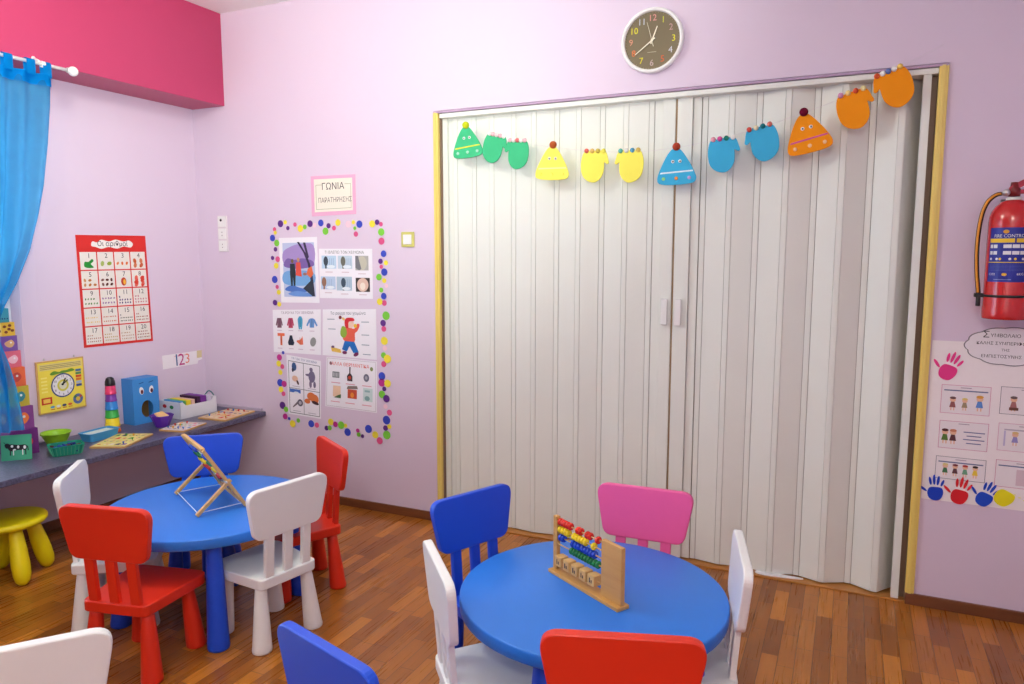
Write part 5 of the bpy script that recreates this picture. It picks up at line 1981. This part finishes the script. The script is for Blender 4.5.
for k in range(5):
    fine_rect(sh, 0.06, 0.31 - k * 0.025, 0.94, 0.314 - k * 0.025, pm((96, 110, 190)), 1, 12)
sh.text('CO2', 0.14, 0.14, 0.085, Wl, 1)
sh.ell(0.44, 0.14, 0.06, pm((222, 170, 60)), 0.04, 1)
sh.text('6KG', 0.80, 0.145, 0.09, Wl, 1)
fine_rect(sh, 0.20, 0.04, 0.60, 0.050, pm((150, 160, 210)), 1, 6)
o = sh.build('label', ex, raw=True)
bend(o, 0.0803)
o['label'] = 'blue instruction label'
sh = Sheet([(0.058, 0.410), (0.100, 0.410), (0.058, 0.300), (0.100, 0.300)], BACK, 0.012)
fine_rect(sh, 0, 0, 1, 1, pm((226, 214, 190)), 0, 6)
for k in range(6):
    fine_rect(sh, 0.1, 0.15 + k * 0.12, 0.9, 0.17 + k * 0.12, pm((120, 110, 110)), 1, 4)
o = sh.build('inspection_tag', ex, raw=True)
bend(o, 0.0803)
b = MB()
b.box((-0.03, 0.080, 0.36), (0.03, 0.0995, 0.48), mat('grey_bracket_steel', (120, 120, 124), 0.4, metal=0.6), 0.002)
b.box((-0.03, 0.070, 0.02), (0.03, 0.0995, 0.07), MATS['grey_bracket_steel'], 0.002)
b.build('wall_bracket', ex)

# ================================================================ GARLAND OF HATS AND MITTENS
sp = [(1.885, -0.006, 2.262), (2.039, -0.028, 2.236), (2.190, -0.026, 2.188), (2.353, -0.026, 2.150), (2.550, -0.026, 2.110), (2.770, -0.026, 2.079), (2.955, -0.026, 2.062), (3.175, -0.026, 2.070), (3.393, -0.026, 2.101),
      (3.568, -0.026, 2.138), (3.747, -0.026, 2.190), (3.941, -0.026, 2.254), (4.086, -0.026, 2.332), (4.268, -0.002, 2.424)]
b = MB()
b.tube(catmull(sp, 5, False), 0.0007, mat('clear_grey_thread', (226, 216, 226), 0.5), 6)
o = b.build('garland_string')
tag(o, 'thin pale thread strung across the folding door carrying the paper hats and mittens', 'string')

mit = [(440, 235), (470, 229), (520, 224), (570, 222), (600, 224), (618, 250), (628, 284), (636, 310), (624, 321), (606, 312), (599, 308), (600, 340), (596, 388), (572, 432), (530, 457), (476, 445), (434, 405), (419, 340), (422, 280)]
mit = [((x - 520) / 236.0, (341 - y) / 236.0) for x, y in mit]
hat = [(190, 288), (216, 300), (242, 330), (272, 375), (300, 422), (320, 465), (332, 500), (324, 530), (292, 543), (240, 548), (190, 549), (140, 548), (90, 543), (60, 530), (54, 500), (64, 462), (84, 415), (112, 360), (142, 315), (164, 297)]
hat = [((x - 192) / 255.0, (418 - y) / 255.0) for x, y in hat]
POM = [(214, 70, 70), (246, 240, 230), (236, 150, 180), (40, 140, 110), (250, 250, 246), (90, 110, 180)]


def foam(c):
    return mat('foam_%02x%02x%02x' % c, c, 0.75, 0.2, noise=0.02, nscale=60)


def mitten(cx, cz, s, c, thumb, tilt, pomc, label):
    """thumb +1 right / -1 left"""
    t = thing('paper_mitten', label, 'decoration', (cx, -0.034, cz), 0, 'mittens hanging on the garland')
    t.rotation_euler = (0, R(-tilt), 0)
    pts = [(x * thumb * s, z * s) for x, z in mit]
    if thumb < 0:
        pts = pts[::-1]
    b = MB()
    b.prism(catmull(pts, 3), 0.0, 0.007, foam(c), 0.0015, OUT)
    b.build('foam_shape', t)
    n = len(pomc)
    for k in range(n):
        b = MB()
        b.ball(((-0.28 + 0.56 * k / (n - 1)) * s + 0.02 * thumb * s, -0.008, 0.485 * s), 0.0118, mat('pompom_%02x%02x%02x' % pomc[k], pomc[k], 0.9, 0.1, bump=0.6, bscale=900), 10)
        b.build('pompom', t)
    return t


def hatt(cx, cz, s, c, band, pomc, dotc, tilt, label, eyes=True):
    t = thing('paper_hat', label, 'decoration', (cx, -0.034, cz), 0, 'woolly hats hanging on the garland')
    t.rotation_euler = (0, R(-tilt), 0)
    b = MB()
    b.prism(catmull([(x * s, z * s) for x, z in hat], 3), 0.0, 0.007, foam(c), 0.0015, OUT)
    b.build('foam_shape', t)
    b = MB()
    b.prism([(-0.46 * s, -0.20 * s), (0.47 * s, -0.165 * s), (0.455 * s, -0.125 * s), (-0.435 * s, -0.155 * s)], 0.006, 0.0085, pm(band), 0.0005, OUT)
    b.build('hat_band', t)
    b = MB()
    b.ball((0.0, -0.008, 0.535 * s), 0.0190, mat('pompom_%02x%02x%02x' % pomc, pomc, 0.9, 0.1, bump=0.6, bscale=900), 14)
    b.build('pompom', t)
    for k, dc in enumerate(dotc):
        b = MB()
        b.lathe([(0, 0.006), (0.0085, 0.006), (0.0085, 0.009), (0.006, 0.011), (0, 0.0115)], pm(dc), T((-0.36 + 0.36 * k) * s, 0, -0.335 * s) @ OUT, 14)
        b.build('button_dot', t)
    if eyes:
        for q in (-1, 1):
            b = MB()
            b.lathe([(0, 0.006), (0.0078, 0.006), (0.0078, 0.008), (0.005, 0.0095), (0, 0.010)], pm((246, 246, 246)), T(q * 0.10 * s, 0, 0.13 * s) @ OUT, 14)
            b.lathe([(0, 0.0085), (0.0038, 0.0085), (0.0036, 0.0108), (0, 0.011)], pm((20, 20, 24)), T(q * 0.10 * s + 0.001, 0, 0.127 * s) @ OUT, 10)
            b.build('googly_eye', t)
    return t


WHT, PKW, TL = (250, 248, 244), (242, 190, 200), (60, 170, 150)
GR, YE, BL, OR = (64, 184, 128), (248, 238, 100), (64, 176, 222), (246, 150, 20)
hatt(2.056, 2.166, 0.164, GR, (222, 224, 60), (206, 214, 40), [(170, 226, 200)] * 3, 4, 'green foam hat with yellow band, leftmost on the garland')
mitten(2.214, 2.120, 0.150, GR, 1, -14, [WHT, PKW, (236, 220, 220), PKW, WHT], 'green foam mitten hanging right next to the green hat')
mitten(2.352, 2.082, 0.150, GR, -1, -4, [PKW, WHT, (226, 120, 120), WHT, PKW], 'green foam mitten between another green mitten and the yellow hat')
hatt(2.550, 2.030, 0.168, YE, (250, 244, 170), (184, 92, 50), [YE] * 3, -3, 'yellow foam hat with brown pompom on the garland')
mitten(2.772, 2.000, 0.158, YE, 1, -3, [(224, 110, 100), (236, 200, 120), (210, 190, 90), YE], 'yellow foam mitten with thumb on the right, next to the yellow hat')
mitten(2.958, 1.992, 0.158, YE, -1, 0, [(110, 190, 180), (240, 240, 236), (100, 170, 210), (220, 190, 100)], 'yellow foam mitten with thumb on the left, next to the blue hat')
hatt(3.186, 1.982, 0.170, BL, (226, 238, 246), (176, 70, 50), [(160, 226, 150), (232, 140, 60), (206, 170, 226)], 1, 'sky blue foam hat with white band over the centre seam of the door')
mitten(3.400, 2.020, 0.158, BL, 1, 3, [(240, 170, 190), (226, 90, 160), (40, 130, 110), WHT], 'sky blue foam mitten with thumb on the right, next to the blue hat')
mitten(3.577, 2.062, 0.160, BL, -1, 12, [(214, 90, 80), (246, 236, 200), (40, 130, 140), (232, 130, 120)], 'sky blue foam mitten with thumb on the left, next to the orange hat')
hatt(3.762, 2.098, 0.172, OR, (214, 90, 150), (110, 20, 50), [(250, 200, 150)] * 3, 12, 'orange foam hat with pink band and dark pompom on the garland')
mitten(3.948, 2.180, 0.162, OR, 1, 14, [(226, 160, 200), (250, 226, 150), (220, 90, 60), (250, 236, 170)], 'orange foam mitten between the orange hat and the last mitten')
mitten(4.098, 2.256, 0.162, OR, -1, 20, [(232, 100, 60), WHT, (110, 130, 190), WHT, (250, 214, 110)], 'orange foam mitten, rightmost and highest on the garland')


# ================================================================ CEILING LAMPS (window-side lamp, plus a rear one added for fill)
def ceiling_lamp(x, y, power, r_, label, m_name):
    t = thing('ceiling_lamp', label, 'ceiling lamp', (x, y, ZC), 0, 'opal ceiling lamps')
    b = MB()
    b.lathe([(0, 0), (0.06, 0), (0.06, -0.02), (0.045, -0.035), (0.012, -0.04), (0.012, -0.13), (0, -0.13)], M_white, None, 32)
    b.build('canopy', t)
    m = mat(m_name, (244, 248, 232), 0.4, emit=power)
    b = MB()
    b.ball((0, 0, -0.12 - r_), r_, m, 24)
    b.build('globe', t)


ceiling_lamp(1.60, -1.75, LAMP_MAIN, 0.14, 'opal globe lamp hanging from the ceiling nearer the window wall', 'lit_opal_glass_bright')
ceiling_lamp(3.9, -4.5, FILL_REAR, 0.14, 'unseen opal globe added as fill light at the rear of the room', 'lit_opal_glass_fill')


# ================================================================ pieces of a part go one level deeper
def nest(thing_name, sub, part):
    for t in [o for o in COL.objects if o.parent is None and o.name.split('.')[0] == thing_name]:
        hosts = [c for c in t.children if c.name.split('.')[0] == part]
        if not hosts:
            continue
        for c in [c for c in t.children if c.name.split('.')[0] == sub]:
            # the nearest host by its mesh centre
            cc = sum((Vector(v) for v in c.bound_box), Vector()) / 8
            h = min(hosts, key=lambda q: (sum((Vector(v) for v in q.bound_box), Vector()) / 8 - cc).length)
            c.parent = h


for a_, b_, c_ in (('window_1', 'glass_pane', 'window_frame'), ('door_1', 'door_handle', 'folding_leaf'), ('fire_extinguisher', 'hose_stripe', 'hose'),
                   ('fire_extinguisher', 'label', 'cylinder'), ('storage_bin', 'sticker', 'bin_body'), ('small_basket', 'lattice', 'basket_body'),
                   ('curtain', 'tab', 'heading_band'), ('puzzle_board', 'picture', 'board'), ('puzzle_board', 'knobs', 'board'), ('face_box', 'painted_eye', 'box_body'),
                   ('face_box', 'painted_brow', 'box_body'), ('calendar_clock_board', 'clock_hands', 'printed_face'), ('wall_clock', 'numerals', 'dial'),
                   ('bead_abacus', 'bead', 'rod'), ('easel_abacus', 'bead', 'rod'), ('easel_abacus', 'hinge_bolt', 'prop_leg')):
    nest(a_, b_, c_)
